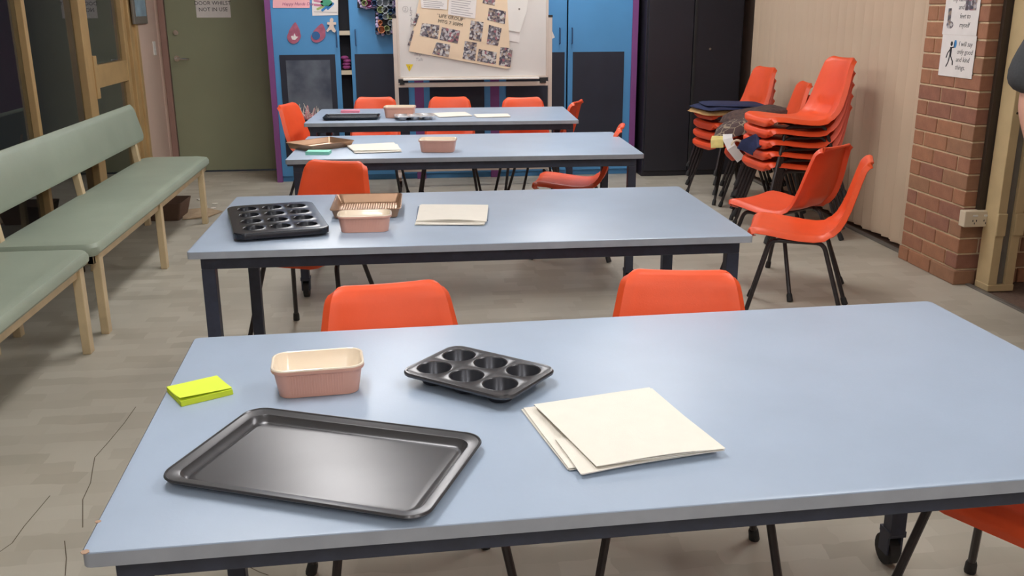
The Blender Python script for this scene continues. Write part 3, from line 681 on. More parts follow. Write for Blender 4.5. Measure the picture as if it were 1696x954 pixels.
def bend(p0, p1, p2, r=.035, n=4):
    p0, p1, p2 = Vector(p0), Vector(p1), Vector(p2); a = p1+(p0-p1).normalized()*r; b = p1+(p2-p1).normalized()*r
    return [a*(1-t)**2+p1*2*t*(1-t)+b*t*t for t in [k/n for k in range(n+1)]]
def make_chair():
    t = thing('stacking_chair', 'x', 'chair', (0, 0, 0)); R_ = .0105
    link('shell', SHELL['a'], t)
    for sx in (-1, 1):
        Fb, Rb = Vector((sx*.168, -.13, .405)), Vector((sx*.168, .105, .405)); Ff, Rf = Vector((sx*.235, -.235, .0)), Vector((sx*.24, .235, .0))
        for B, Ft, O_ in ((Fb, Ff, Rb), (Rb, Rf, Fb)):
            up = (B-Ft).normalized(); pts = [Ft+up*.02]+bend(Ft, B, O_)
            lg = MB().tube(pts, R_, 10).build('leg', M['blacktube'], t, SM)
            MB().tube([Ft+Vector((0, 0, .003)), Ft+up*.035, Ft+up*.045], .0145, 10, radii=[.0155, .0145, .0115]).build('rubber_foot', M['rubber'], lg, SM)
        MB().tube([Fb+Vector((0, .03, 0)), Rb-Vector((0, .03, 0))], R_, 10).build('side_rail', M['blacktube'], t, SM)
    m_ = MB()
    for yy in (-.075, .07): m_.tube([(-.168, yy, .405), (-.1, yy, .414), (.1, yy, .414), (.168, yy, .405)], .009, 8)
    m_.build('cross_rail', M['blacktube'], t, SM); return t
ch0 = make_chair(); used = [False]
def chair(x, y, a, label, group, z=0, sc=1, sh='a'):
    if not used[0]: t = ch0; used[0] = True
    else: t = copy_tree(ch0)
    t.location = (x, y, z); t.rotation_euler = (0, 0, a); t.scale = (sc, sc, sc); t['label'] = label; t['group'] = group
    if sh == 'b':
        for c in t.children:
            if c.name.startswith('shell'): c.data = SHELL['b']
    return t
g1 = 'orange chairs at the tables'
chair(-.02, 2.06, .15, 'orange chair behind the nearest table, the left of its two', g1)
chair(.664, 2.09, -.177, 'orange chair behind the nearest table, the right of its two', g1)
chair(1.37, 1.73, -1.05, 'orange chair at the right end of the nearest table, cut by the frame', g1)
chair(-.42, 4.14, -.38, 'orange chair with its back behind the second table, near the black muffin tin', g1)
chair(1.863, 4.227, -2.004, 'empty orange chair by the right corner of the second table, nearer of the pair', g1)
chair(1.99, 4.755, -2.55, 'empty orange chair by the right corner of the second table, farther of the pair', g1, sh='b')
chair(1.01, 5.60, -1.85, 'orange chair at the right end of the third table, seat pushed under it', g1)
chair(-.25, 7.36, -.1, 'orange chair behind the farthest table, left of the three along its back', g1)
chair(.33, 7.28, -.1, 'orange chair behind the farthest table, middle of the three along its back', g1)
chair(.93, 7.14, .05, 'orange chair behind the farthest table, right of the three along its back', g1)
chair(-.60, 7.10, 1.258, 'orange chair at the left end of the farthest table', g1)
chair(1.04, 7.18, -2.0, 'orange chair at the right end of the farthest table', g1)
ords = ['bottom', 'second from the bottom', 'third from the bottom', 'second from the top', 'topmost']
for k in range(5): chair(2.49, 5.90, -1.5, 'orange chair in the front right stack, %s' % ords[k], 'front stack of orange chairs', k*.07, 1.1, 'a' if k == 4 else 'b')
for k in range(4): chair(2.50, 7.12, -1.41, 'orange chair in the stack by the black cabinet, %s' % ['bottom', 'second from the bottom', 'second from the top', 'topmost'][k], 'rear stack of orange chairs', k*.075, 1, 'a' if k == 3 else 'b')
for k in range(3): chair(2.53, 6.52, -1.73, 'orange chair in the low middle stack behind the front stack, %s' % ['bottom', 'middle', 'topmost'][k], 'middle stack of orange chairs', k*.08, 1, 'a' if k == 2 else 'b')

# cushions and cloths on the stacks
def cushion(name, label, mm, loc, dims, rot, fold=1, cat='cushion', droop=.0, seed=1, exp=.35, group=None):
    rg = random.Random(seed); a, b, h = dims; n = 16; m_ = MB(); top = []; bot = []
    ph = [rg.uniform(0, 6) for _ in range(4)]
    for i in range(n+1):
        for j in range(n+1):
            u, v = i/n*2-1, j/n*2-1; e = max(0, (1-abs(u)**4)*(1-abs(v)**4))**exp
            x = a/2*u*(1-.06*v*v); y = b/2*v*(1-.06*u*u); wv = .012*math.sin(5*u+ph[0])*math.cos(4*v+ph[1])+.006*math.sin(11*u+ph[2]+7*v)
            dz = -droop*(max(0, -u)**2)
            top.append(Vector((x, y, h*e+wv*h*6+dz))); bot.append(Vector((x, y, wv*h*2+dz)))
    N_ = (n+1)**2; m_.v = [tuple(p) for p in top+bot]
    for i in range(n):
        for j in range(n):
            q = (i*(n+1)+j, (i+1)*(n+1)+j, (i+1)*(n+1)+j+1, i*(n+1)+j+1); m_.f.append(q); m_.f.append(tuple(k+N_ for k in q[::-1]))
    bd = [j for j in range(n+1)]+[i*(n+1)+n for i in range(1, n+1)]+[n*(n+1)+j for j in range(n-1, -1, -1)]+[i*(n+1) for i in range(n-1, 0, -1)]
    for p, q in zip(bd, bd[1:]+bd[:1]): m_.f.append((p, q, q+N_, p+N_))
    o = m_.build(name, mm, None, math.radians(60)); o.location = loc; o.rotation_euler = rot; return tag(o, label, cat, group)
cushion('folded_cushion', 'tan cushion squashed flat on the stack by the black cabinet', M['tan'], (2.43, 7.10, .672), (.46, .42, .045), (0, 0, .15), seed=2)
cushion('folded_cloth', 'navy folded cloth on top of the tan cushion', M['navy'], (2.46, 7.08, .715), (.52, .42, .022), (0, -.02, .1), seed=4, cat='cloth')
cushion('folded_cloth', 'navy folded cloth lying over the first, slightly askew', M['navy'], (2.48, 7.06, .735), (.48, .36, .014), (0, .02, -.1), seed=9, cat='cloth')
cushion('patterned_cushion', 'dark brown cushion with pale leafy pattern between the two chair stacks', M['print'], (2.36, 6.42, .615), (.46, .44, .085), (0, -.10, -.35), droop=.05, seed=3, exp=.5)
cushion('woven_blanket', 'brown woven blanket bunched behind the patterned cushion', M['cocoa'], (2.56, 6.72, .66), (.50, .34, .075), (0, -.1, .3), seed=6, cat='blanket')
# hanging bits
def strap(name, label, pts, wd, th, mm, cat):
    m_ = MB(); R1 = []; pts = [Vector(p) for p in pts]
    for i, p in enumerate(pts):
        t_ = (pts[min(i+1, len(pts)-1)]-pts[max(i-1, 0)]).normalized(); sd = Vector((.85, -.53, 0)); sd = (sd-t_*sd.dot(t_)).normalized(); nn = t_.cross(sd)
        R1.append([p+sd*wd/2+nn*th/2, p-sd*wd/2+nn*th/2, p-sd*wd/2-nn*th/2, p+sd*wd/2-nn*th/2])
    m_.loft(R1); return tag(m_.build(name, mm, None, SM), label, cat)
strap('white_strap', 'white strap hanging down from under the patterned cushion', [(2.16, 6.21, .62), (2.135, 6.13, .60), (2.15, 6.09, .55), (2.19, 6.08, .50), (2.215, 6.07, .47)], .062, .006, M['beads'], 'strap')
strap('yellow_cloth', 'pale yellow cloth corner hanging beside the white strap', [(2.12, 6.28, .60), (2.09, 6.21, .585), (2.085, 6.19, .56), (2.085, 6.185, .535)], .085, .006, M['yellowcloth'], 'cloth')
t = tag(MB().tube([(2.19+.035*math.cos(a), 6.10, .565+.03*math.sin(a)) for a in [k*2*PI/14 for k in range(15)]], .009, 6).build('ribbon_loop', M['cream'], None, SM), 'cream ribbon loop on the white strap', 'ribbon')
strap('navy_cloth', 'navy cloth draped over the second lowest chair of the front stack', [(2.16, 5.86, .555), (2.17, 5.85, .59), (2.22, 5.83, .625), (2.30, 5.80, .618), (2.38, 5.77, .61)], .11, .010, M['navy'], 'cloth')

# ================================================================== BENCHES
def bench(y0, y1, label, feet, seed):
    t = thing('bench_seat', label, 'bench', (-1.62, (y0+y1)/2, 0), 0, 'sage benches by the window'); L_ = y1-y0; h = L_/2
    m_ = MB(); n_ = 5
    m_.loft([rr(.44, L_, .04, .385, n_), rr(.465, L_+.01, .05, .40, n_), rr(.465, L_+.01, .05, .425, n_), rr(.445, L_-.01, .05, .442, n_), rr(.39, L_-.07, .05, .450, n_)]); m_.build('seat_cushion', M['vinyl'], t, SM)
    # backrest: leans back
    mt = Matrix.Translation((-.245, 0, .69)) @ Matrix.Rotation(math.radians(-14), 4, 'Y') @ Matrix.Rotation(PI/2, 4, 'Y')
    m_ = MB(); m_.loft([[mt @ p for p in R1] for R1 in (rr(.24, L_-.02, .03, -.022, n_), rr(.255, L_, .04, -.008, n_), rr(.255, L_, .04, .012, n_), rr(.22, L_-.04, .04, .026, n_))]); m_.build('backrest', M['vinyl'], t, SM)
    fm = MB(); fm.box(.175, -h+.02, .345, .205, h-.02, .387); fm.box(-.20, -h+.02, .345, -.17, h-.02, .387)
    for yy in (-h+.02, h-.045): fm.box(-.2, yy, .345, .205, yy+.025, .387)
    fm.build('seat_rail', M['timber'], t, bevel=.003)
    for fy in feet:
        y = fy-(y0+y1)/2
        f1 = MB().box(.183, y-.026, .0, .219, y+.026, .385); f1.build('leg', M['timber'], t, bevel=.003)
        bx = MB(); R1 = []
        for (x, z) in ((-.19, 0), (-.20, .36), (-.225, .56), (-.255, .75)): R1.append([Vector((x-.018, y-.024, z)), Vector((x+.018, y-.024, z)), Vector((x+.018, y+.024, z)), Vector((x-.018, y+.024, z))])
        bx.loft(R1).build('leg', M['timber'], t, bevel=.003)
    return t
bench(4.29, 6.92, 'long sage green vinyl bench by the window, the farther one', (4.37, 5.52, 6.72), 1)
bench(1.55, 4.205, 'sage green vinyl bench nearer the camera, cut by the left edge', (1.7, 2.9, 4.10), 2)

# box and scraps under the bench
t = thing('cardboard_box', 'shallow brown cardboard box under the far bench', 'box', (-1.76, 6.96, 0), -.05)
m_ = MB(); m_.loft([rr(.28, .24, .01, .0, 2), rr(.34, .30, .01, .13, 2), rr(.332, .292, .01, .13, 2), rr(.27, .23, .01, .006, 2)]); m_.build('tray_box', M['card'], t)
m_ = MB().add([(.13, -.12, .004), (.30, -.05, .004), (.36, .14, .004), (.22, .25, .004), (.05, .22, .004), (.13, -.12, .010), (.30, -.05, .014), (.36, .14, .008), (.22, .25, .016), (.05, .22, .010)], [(0, 1, 2, 3, 4), (9, 8, 7, 6, 5)]+[(k, (k+1) % 5, 5+(k+1) % 5, 5+k) for k in range(5)])
o = tag(m_.build('paper_scrap', M['leaf']), 'crumpled beige paper on the floor beside the cardboard box', 'paper'); o.location = (-1.73, 6.96, 0)
for k, (x, y) in enumerate(((356, 338), (353, 345), (330, 331))):
    c = on_z(x, y, .004); o = tag(MB().box(-.02, -.012, 0, .02, .012, .006).build('paper_shred', M['napkin']), ['pale paper shred on the floor just right of the far bench leg', 'second pale paper shred, slightly nearer the camera by the far bench leg', 'pale paper shred on the floor left of the far bench leg'][k], 'paper', 'paper shreds on the floor'); o.location = c; o.rotation_euler = (0, 0, k*1.1)

# ================================================================== TABLEWARE
def frame_of(pts, z):        # centre, angle and size of a rectangle given by four photo points: near-left, far-left, far-right, near-right
    q = [on_z(x, y, z) for x, y in pts]; c = (q[0]+q[1]+q[2]+q[3])/4; e = (q[3]+q[2]-q[0]-q[1])/2; f = (q[1]+q[2]-q[0]-q[3])/2
    return c, math.atan2(e.y, e.x), e.length, f.length
def loft_part(rings, m, name, parent, n=8, c0=False, c1=True, inner=None):
    return MB().loft([rr(*r, n) for r in rings], c0, c1).build(name, m, parent, SM)
Z = TH_+.0005
# large tray on the nearest table
c, a, wd, dp = frame_of([(251, 800), (412, 676), (806, 722), (716, 864)], .745); W_, D_ = .40, .285
t = thing('baking_tray', 'large dark grey non-stick baking tray on the nearest table', 'baking tray', (c.x, c.y, Z), a-.02)
W_, D_ = wd*.985, dp*1.0
loft_part([(W_-.005, D_-.005, .035, .0135), (W_, D_, .037, .0165), (W_-.003, D_-.003, .036, .0195), (W_-.006, D_-.006, .035, .0196), (W_-.009, D_-.009, .034, .0178), (W_-.036, D_-.036, .028, .0160), (W_-.041, D_-.041, .027, .0152), (W_-.054, D_-.054, .022, .0050), (W_-.062, D_-.062, .020, .0030), (W_-.070, D_-.070, .02, .0046), (W_-.078, D_-.078, .02, .0040)], M['nonstick'], 'pan', t, 8)
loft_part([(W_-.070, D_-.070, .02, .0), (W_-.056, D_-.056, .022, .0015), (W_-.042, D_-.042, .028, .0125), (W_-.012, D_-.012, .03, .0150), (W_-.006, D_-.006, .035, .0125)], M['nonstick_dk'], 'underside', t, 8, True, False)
# six cup muffin tin
def muffin(t, W_, D_, nx, ny, rc, hgt, m, inx, rim=.018, cup_m=None, rcorner=.03, sk=.008):
    z = hgt; n = 32; cw = (W_-2*rim)/nx; cd = (D_-2*rim)/ny; m_ = MB()
    for i in range(nx):
        for j in range(ny):
            cx = -W_/2+rim+cw*(i+.5); cy = -D_/2+rim+cd*(j+.5); sq = []; ci = []; c2 = []; c3 = []
            for k in range(n):
                an = 2*PI*k/n; dx, dy = math.cos(an), math.sin(an); s_ = min(cw/2/max(abs(dx), 1e-6), cd/2/max(abs(dy), 1e-6))
                if abs(abs(dx)/(cw/2)-abs(dy)/(cd/2)) < .001: pass
                sq.append(Vector((cx+dx*s_, cy+dy*s_, z)))
                c3.append(Vector((cx+dx*rc*1.10, cy+dy*rc*1.10, z))); ci.append(Vector((cx+dx*rc*1.05, cy+dy*rc*1.05, z+.0008))); c2.append(Vector((cx+dx*rc, cy+dy*rc, z-.001)))
            m_.loft([sq, c3, ci, c2], False, False)
            # corners of the cell
            for sx in (-1, 1):
                for sy in (-1, 1):
                    C_ = Vector((cx+sx*cw/2, cy+sy*cd/2, z)); qx = max((p for p in sq if abs(p.x-C_.x) < 1e-5 and (p.y-cy)*sy > 0), key=lambda p: (p.y-cy)*sy); qy = max((p for p in sq if abs(p.y-C_.y) < 1e-5 and (p.x-cx)*sx > 0), key=lambda p: (p.x-cx)*sx)
                    m_.add([C_, qx, qy], [(0, 1, 2)])
    iw, idp = W_-2*rim, D_-2*rim; N1 = 10
    inner = rr(iw, idp, .0001, z, N1); m_.loft([inner, rr(W_-.012, D_-.012, rcorner*.9, z, N1), rr(W_-.004, D_-.004, rcorner, z-.0005, N1), rr(W_, D_, rcorner, z-.004, N1), rr(W_-.001, D_-.001, rcorner, z-sk, N1), rr(W_-.006, D_-.006, rcorner, z-sk-.0005, N1), rr(W_-.006, D_-.006, rcorner, z-.003, N1), rr(iw, idp, .002, z-.0025, N1)], False, False)
    m_.build('pan_top', m, t, SM)
    cup = None
    for i in range(nx):
        for j in range(ny):
            cx = -W_/2+rim+cw*(i+.5); cy = -D_/2+rim+cd*(j+.5)
            if cup is None:
                q = MB(); rg = lambda r, zz: [Vector((r*math.cos(2*PI*k/24), r*math.sin(2*PI*k/24), zz)) for k in range(24)]
                q.loft([rg(rc, z-.0008), rg(rc*.74, .004), rg(rc*.68, .0015)], False, True); q.loft([rg(rc+.0008, z-.0012), rg(rc*.77, .003), rg(rc*.70, 0)], False, True)
                cup = q.build('cup', cup_m or m, t, SM); o = cup
            else: o = cup.copy(); COL.objects.link(o); o.parent = t
            o.location = (cx, cy, 0)
c, a, wd, dp = frame_of([(672, 616), (740, 568), (915, 605), (852, 665)], .76)
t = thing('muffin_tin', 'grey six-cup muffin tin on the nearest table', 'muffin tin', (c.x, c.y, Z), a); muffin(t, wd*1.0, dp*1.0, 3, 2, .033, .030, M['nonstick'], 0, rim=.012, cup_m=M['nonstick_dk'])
c, a, wd, dp = frame_of([(385, 392), (377, 342), (518, 334), (546, 378)], .757)
t = thing('muffin_tin', 'black twelve-cup muffin tin on the second table', 'muffin tin', (c.x, c.y, Z), a); muffin(t, wd, dp*.98, 3, 4, .033, .030, M['black_ns'], 0, rim=.024, rcorner=.04, sk=.02)
c, a, wd, dp = frame_of([(662, 196.5), (648, 187.5), (714, 186), (722, 195)], .755)
t = thing('muffin_tin', 'shiny silver six-cup muffin tin on the farthest table', 'muffin tin', (c.x, c.y, Z), a); muffin(t, .27, .185, 3, 2, .034, .030, M['silver'], 0, rim=.012)

# stoneware dishes
def dish(label, c, a, W_=.175, D_=.10, H_=.06, ridges=0):
    t = thing('loaf_dish', label, 'baking dish', (c.x, c.y, Z), a, 'pink and cream stoneware dishes'); n = 8
    def ring(s_, z, fl=0, r=.028):
        R1 = rr(W_*s_ if False else W_-s_, D_-s_, r, z, n); 
        return R1
    MB().loft([rr(W_-.030, D_-.030, .022, 0, n), rr(W_-.026, D_-.026, .024, .001, n), rr(W_-.024, D_-.024, .024, .006, n), rr(W_-.010, D_-.010, .028, H_*.80, n), rr(W_-.002, D_-.002, .030, H_*.83, n), rr(W_, D_, .030, H_*.88, n), rr(W_-.001, D_-.001, .030, H_-.003, n)], True, False).build('body', M['pinkcer'], t, SM)
    MB().loft([rr(W_-.0005, D_-.0005, .030, H_-.0035, n), rr(W_-.002, D_-.002, .030, H_-.0008, n), rr(W_-.006, D_-.006, .028, H_, n), rr(W_-.010, D_-.010, .026, H_-.001, n), rr(W_-.013, D_-.013, .025, H_-.006, n), rr(W_-.030, D_-.030, .024, .018, n), rr(W_-.050, D_-.050, .02, .008, n)], False, True).build('glazed_inside', M['creamcer'], t, SM)
    if ridges:
        m_ = MB(); k = int((W_-.07)/.005)
        for i in range(k):
            x = -(W_-.07)/2+i*.005
            m_.tube([(x, -D_/2+.0125, .008), (x, -D_/2+.0055, H_*.79)], .0016, 5)
        m_.build('ribbing', M['pinkcer'], t)
    return t
q = [on_z(x, y, .79) for x, y in ((447, 612), (455, 583), (600, 579), (602, 612))]
c = (q[0]+q[1]+q[2]+q[3])/4; b0, b1 = on_z(458, 658, .73), on_z(598, 648, .73)
dish('pink and cream loaf dish on the nearest table, above the large tray', Vector((c.x, c.y, 0)), math.atan2(b1.y-b0.y, b1.x-b0.x)+.02, .178, .112, .062, 1)
b0, b1 = on_z(568, 388, .73), on_z(640, 385, .73); c = (b0+b1)/2
dish('pink and cream loaf dish in front of the bronze tray on the second table', Vector((c.x, c.y+.048, 0)), .0, .182, .105, .060, 1)
dish('pink and cream dish alone near the middle of the third table', Vector((.168, 4.955, 0)), -.16, .195, .13, .066, 1)
dish('pink and cream dish behind the silver muffin tin on the farthest table', Vector((-.03, 6.60, 0)), -.12, .215, .15, .075, 0)

# bronze ribbed tray, second table
t = thing('ribbed_tray', 'bronze ribbed roasting tray behind the loaf dish on the second table', 'baking tray', (-.147, 3.475, Z), -.02)
W_, D_ = .252, .30
loft_part([(W_-.002, D_-.002, .02, .0325), (W_, D_, .02, .035), (W_-.006, D_-.006, .018, .037), (W_-.012, D_-.012, .016, .0345), (W_-.034, D_-.034, .014, .007), (W_-.042, D_-.042, .012, .004)], M['bronze'], 'pan', t, 5)
loft_part([(W_-.040, D_-.040, .012, .0), (W_-.030, D_-.030, .014, .003), (W_-.012, D_-.012, .016, .031), (W_-.004, D_-.004, .02, .0325)], M['bronze'], 'underside', t, 5, True, False)
m_ = MB()
for i in range(22): x = -(W_-.06)/2+i*(W_-.06)/21; m_.tube([(x, -(D_-.07)/2, .0045), (x, (D_-.07)/2, .0045)], .0028, 6)
m_.build('floor_rib', M['bronze'], t, SM)
for sx in (-1, 1): pass
# bronze tray, third table
c, a, wd, dp = frame_of([(522, 249), (478, 237), (530, 228), (576, 232)], .76)
c = Vector((-.455, 5.19, 0))
t = thing('roasting_tray', 'bronze roasting tray at the left end of the third table', 'baking tray', (c.x, c.y, Z), .72); W_, D_ = .30, .23
loft_part([(W_-.002, D_-.002, .02, .0285), (W_, D_, .02, .031), (W_-.006, D_-.006, .018, .033), (W_-.012, D_-.012, .016, .0305), (W_-.030, D_-.030, .014, .007), (W_-.038, D_-.038, .012, .004)], M['bronze'], 'pan', t, 5)
loft_part([(W_-.036, D_-.036, .012, .0), (W_-.028, D_-.028, .014, .003), (W_-.012, D_-.012, .016, .027), (W_-.004, D_-.004, .02, .0285)], M['bronze'], 'underside', t, 5, True, False)
# black tray, farthest table
t = thing('baking_tray', 'shallow black baking tray at the left of the farthest table', 'baking tray', (-.355, 6.56, Z), -.03); W_, D_ = .375, .235
loft_part([(W_-.004, D_-.004, .02, .016), (W_, D_, .02, .018), (W_-.006, D_-.006, .018, .0205), (W_-.014, D_-.014, .016, .018), (W_-.03, D_-.03, .014, .004)], M['black_ns'], 'pan', t, 5)
loft_part([(W_-.034, D_-.034, .012, .0), (W_-.022, D_-.022, .014, .003), (W_-.005, D_-.005, .02, .016)], M['black_ns'], 'underside', t, 5, True, False)

# sticky note pads
def pad(name, label, c, a, W_, D_, H_, m, curl=.012):
    t = thing(name, label, 'note pad', (c.x, c.y, Z), a); m_ = MB(); L_ = 7
    for i in range(L_):
        z0 = H_*i/L_; j = random.uniform(-.0006, .0006); m_.box(-W_/2+j, -D_/2, z0, W_/2+j, D_/2, z0+H_/L_-.0003)
    m_.build('sheets', m, t); m_ = MB(); R1 = []; n = 10
    for i in range(n+1):
        v = i/n; z = H_+.0004+curl*max(0, (1-v*1.5))**2; y = -D_/2+D_*v+ .3*curl*max(0, (1-v*1.5))**2
        R1.append([Vector((-W_/2, y, z*1.0)), Vector((W_/2, y, H_+(z-H_)*.35)), Vector((W_/2, y, H_+(z-H_)*.35-.0003)), Vector((-W_/2, y, z-.0003))])
    m_.loft(R1); m_.build('top_sheet', m, t, SM)
c, a, wd, dp = frame_of([(304, 663), (272, 643), (356, 622), (389, 645)], .741)
pad('note_pad', 'lime yellow sticky note pad at the left of the nearest table', c, a, wd, dp, .011, M['yellow'], .006)
c, a, wd, dp = frame_of([(514, 253), (508, 249), (541, 248.5), (547, 253)], .742)
pad('note_pad', 'mint green sticky note pad on the third table', c, a, .12, .085, .014, M['mint'], .002)
pad('note_pad', 'pink sticky note pad on the farthest table behind the black tray', Vector((-.385, 6.97, 0)), -.03, .13, .09, .014, M['pinknote'], .002)

# napkins
def napkin(label, pts, z, lift=0, seed=0, layers=3, group='ivory paper napkins', fan=0):
    rg = random.Random(seed); q = [on_z(x, y, TH_+z) for x, y in pts]; c = (q[0]+q[1]+q[2]+q[3])/4
    t = thing('paper_napkin', label, 'napkin', (c.x, c.y, TH_+z), 0, group); n = 12
    for L_ in range(layers):
        m_ = MB(); jx, jy, ja = (rg.uniform(-.004, .004), rg.uniform(-.004, .004), rg.uniform(-.02, .02)) if L_ < layers-1 else (0, 0, 0); top = []; ph = rg.uniform(0, 6)
        for i in range(n+1):
            for j in range(n+1):
                u, v = i/n, j/n; p = (q[0]*(1-u)+q[3]*u)*(1-v)+(q[1]*(1-u)+q[2]*u)*v - c; p = Matrix.Rotation(ja, 3, 'Z') @ p
                # rounded near corner and soft waves; the free near edge lifts a little
                zz = .0016*L_+.0012+.0007*math.sin(6*u+ph)*math.cos(5*v)+(lift*(L_+1)/layers)*(max(0, 1-v*2.2)**2)*math.sin(PI*min(1, u*1.05))
                top.append(Vector((p.x+jx, p.y+jy, zz)))
        N_ = (n+1)**2; m_.v = [tuple(p) for p in top]+[(p.x, p.y, p.z-.0011) for p in top]
        for i in range(n):
            for j in range(n):
                k = (i*(n+1)+j, (i+1)*(n+1)+j, (i+1)*(n+1)+j+1, i*(n+1)+j+1); m_.f.append(k); m_.f.append(tuple(h_+N_ for h_ in k[::-1]))
        bd = [j for j in range(n+1)]+[i*(n+1)+n for i in range(1, n+1)]+[n*(n+1)+j for j in range(n-1, -1, -1)]+[i*(n+1) for i in range(n-1, 0, -1)]
        for a_, b_ in zip(bd, bd[1:]+bd[:1]): m_.f.append((a_, b_, b_+N_, a_+N_))
        m_.build('fold_layer', M['napkin'], t, math.radians(60))
    return t
def film(label, pts, z):
    q = [on_z(x, y, TH_+z) for x, y in pts]; m_ = MB().add([p for p in q]+[p+Vector((0, 0, .0007)) for p in q], [(3, 2, 1, 0), (4, 5, 6, 7)]+[(k, (k+1) % 4, 4+(k+1) % 4, 4+k) for k in range(4)])
    tag(m_.build('plastic_sleeve', M['film']), label, 'plastic sleeve')
film('thin clear blue film under the napkins on the nearest table', [(950, 780), (884, 672), (1015, 652), (1150, 735)], .0006)
napkin('ivory napkin on the nearest table, the lower and longer one', [(942, 780), (867, 679), (1020, 660), (1120, 752)], .0016, seed=1)
napkin('ivory napkin on the nearest table, small corner peeping out below', [(962, 787), (920, 730), (1100, 700), (1192, 748)], .0068, .002, seed=5, layers=2)
napkin('ivory napkin on the nearest table, the top one with a lifted near edge', [(988, 776), (884, 673), (1075, 645), (1199, 747)], .0110, .004, seed=2)
film('thin clear blue film under the napkins on the second table', [(688, 370), (692, 342), (800, 343), (808, 366)], .0006)
napkin('ivory napkin on the second table, the lower one', [(688, 373), (697, 345), (804, 343), (803, 373)], .0016, seed=3)
napkin('ivory napkin on the second table, the upper one', [(690, 367), (698, 340), (809, 341), (806, 368)], .0068, .004, seed=4)
napkin('ivory napkin on the third table, the lower one', [(589, 254.5), (576, 243), (658, 240), (665, 252)], .0016, seed=6)
napkin('ivory napkin on the third table, the upper one', [(586, 251), (574, 241), (652, 237), (665, 249)], .0068, seed=7)
napkin('ivory napkin on the farthest table beside the muffin tin', [(728, 194.5), (716, 188), (770, 186), (783, 192.5)], .0016, seed=8)
napkin('ivory napkin on the farthest table, the one farther right', [(790, 195), (785, 190), (841, 189), (846, 194)], .0016, seed=9)

# ================================================================== PERSON (mostly outside the frame on the right)
def skin_obj(name, chains, m, parent, sub=2):
    vs, es, rad, roots = [], [], [], []
    idx = {}
    for ch in chains:
        prev = None
        for (key, p, r) in ch:
            if key is not None and key in idx: i = idx[key]
            else:
                i = len(vs); vs.append(p); rad.append(r)
                if key is not None: idx[key] = i
                if prev is None: roots.append(i)
            if prev is not None and (prev, i) not in es: es.append((prev, i))
            prev = i
    me = bpy.data.meshes.new(name); me.from_pydata(vs, es, []); o = link(name, me, parent)
    sk = o.modifiers.new('skin', 'SKIN'); sk.use_smooth_shade = True
    if not me.skin_vertices: me.skin_vertices.new()
    for i, r in enumerate(rad):
        me.skin_vertices[0].data[i].radius = (r, r) if not isinstance(r, tuple) else r
        me.skin_vertices[0].data[i].use_root = i in roots
    sb = o.modifiers.new('sub', 'SUBSURF'); sb.levels = sub; sb.render_levels = sub; me.materials.append(m); return o
PXc, PYc = 2.63, 3.42
pr = thing('person', 'person in a charcoal short-sleeved top, only one arm in view at the right edge', 'person', (PXc, PYc, 0), 0)
def arm(sx):
    sh_, el, wr_ = (sx*.185, 0, 1.40), (sx*.262, .0, 1.08), (sx*.20, -.045, .83)
    ch = [('neck', (0, 0, 1.46), .055), ('sh%d' % sx, sh_, .055), (None, (sx*.245, 0, 1.22), .046), ('el%d' % sx, el, .040), (None, (sx*.248, -.02, 1.0), .038), ('wr%d' % sx, wr_, .026), ('pa%d' % sx, (sx*.198, -.055, .77), .032)]
    out = [ch]
    for k, (dy, L_) in enumerate(((-.03, .066), (-.01, .075), (.01, .070), (.028, .055))):
        out.append([(None, (sx*.198, -.055+dy*.6, .755), .010), (None, (sx*.197, -.058+dy, .73), .0095), (None, (sx*.193, -.062+dy, .73-L_*.45), .009), (None, (sx*.18, -.066+dy, .73-L_), .0085)])
    out.append([(None, (sx*.19, -.075, .79), .011), (None, (sx*.18, -.10, .765), .0105), (None, (sx*.175, -.108, .73), .009)])
    return out
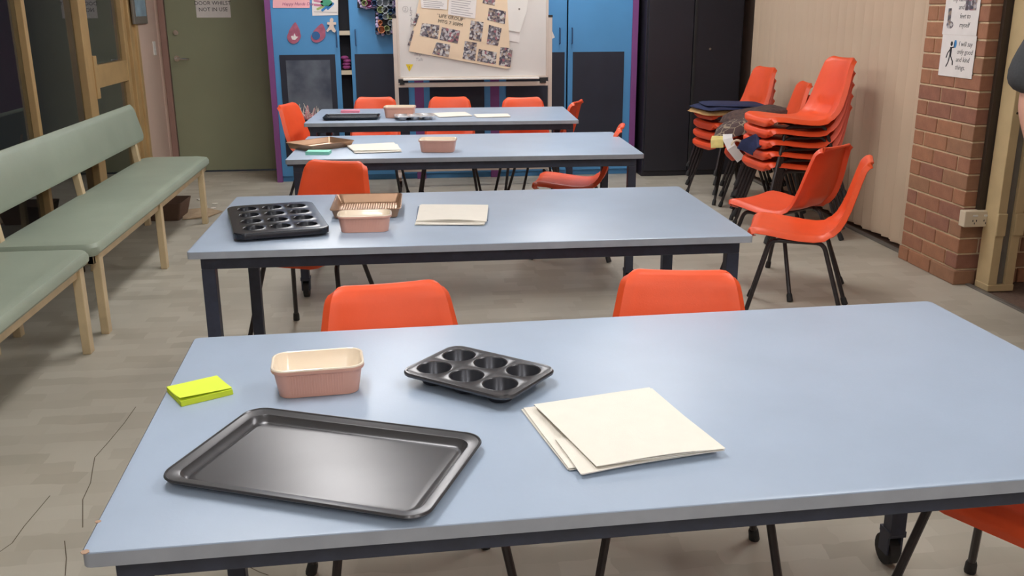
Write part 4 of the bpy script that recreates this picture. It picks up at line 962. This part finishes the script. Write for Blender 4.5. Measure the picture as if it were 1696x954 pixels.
chains = [[('pel', (0, 0, .95), .125), (None, (0, 0, 1.08), .115), (None, (0, 0, 1.25), .13), ('neck', (0, 0, 1.46), .055), (None, (0, -.01, 1.53), .05), ('hd', (0, -.015, 1.585), .080), (None, (0, -.012, 1.64), .092), (None, (0, -.002, 1.71), .085)]]
for sx in (-1, 1):
    chains += arm(sx)
    chains.append([('pel', (0, 0, .95), .125), (None, (.03+sx*.08, 0, .88), .08), (None, (.05+sx*.09, -.01, .50), .055), (None, (.06+sx*.09, .01, .30), .048), (None, (.06+sx*.09, .01, .09), .036), (None, (.06+sx*.095, -.10, .035), .03)])
skin_obj('body', chains, M['skin'], pr, 2)
MB().ball((0, -.097, 1.612), .013, .018, .022).build('nose', M['skin'], pr, 3)
for sx in (-1, 1):
    e_ = MB().ball((sx*.03, -.084, 1.64), .013, .007, .007).build('eye', M['white'], pr, 3); MB().ball((sx*.03, -.0895, 1.64), .005, .003, .005).build('iris', M['ink'], e_, 3)
    MB().ball((sx*.086, .005, 1.625), .01, .02, .03).build('ear', M['skin'], pr, 3)
MB().ball((0, -.084, 1.57), .023, .006, .005).build('mouth', M['pinkcer'], pr, 3)
MB().ball((0, .026, 1.695), .096, .098, .088, 16, 10).build('hair', M['hair'], pr, 3)
sleeve = lambda sx: [('nk', (0, 0, 1.40), .12), (None, (sx*.185, 0, 1.40), .075), (None, (sx*.25, 0, 1.27), .088), (None, (sx*.285, 0, 1.11), .105)]
skin_obj('shirt', [[('wa', (0, 0, .86), .165), (None, (0, 0, .95), .16), (None, (0, 0, 1.08), .145), (None, (0, 0, 1.25), .155), ('nk', (0, 0, 1.40), .12)], sleeve(-1), sleeve(1)], M['shirt'], pr, 2)
skin_obj('trousers', [[('top', (0, 0, 1.06), .12), ('pe', (0, 0, .95), .14), (None, (.03+sx*.08, 0, .85), .095), (None, (.05+sx*.09, -.01, .50), .07), (None, (.06+sx*.09, .01, .10), .055)] for sx in (-1, 1)], M['jeans'], pr, 2)
for sx in (-1, 1): MB().ball((.06+sx*.10, -.05, .045), .05, .135, .045, 14, 9).build('shoe', M['shoe'], pr, 3)
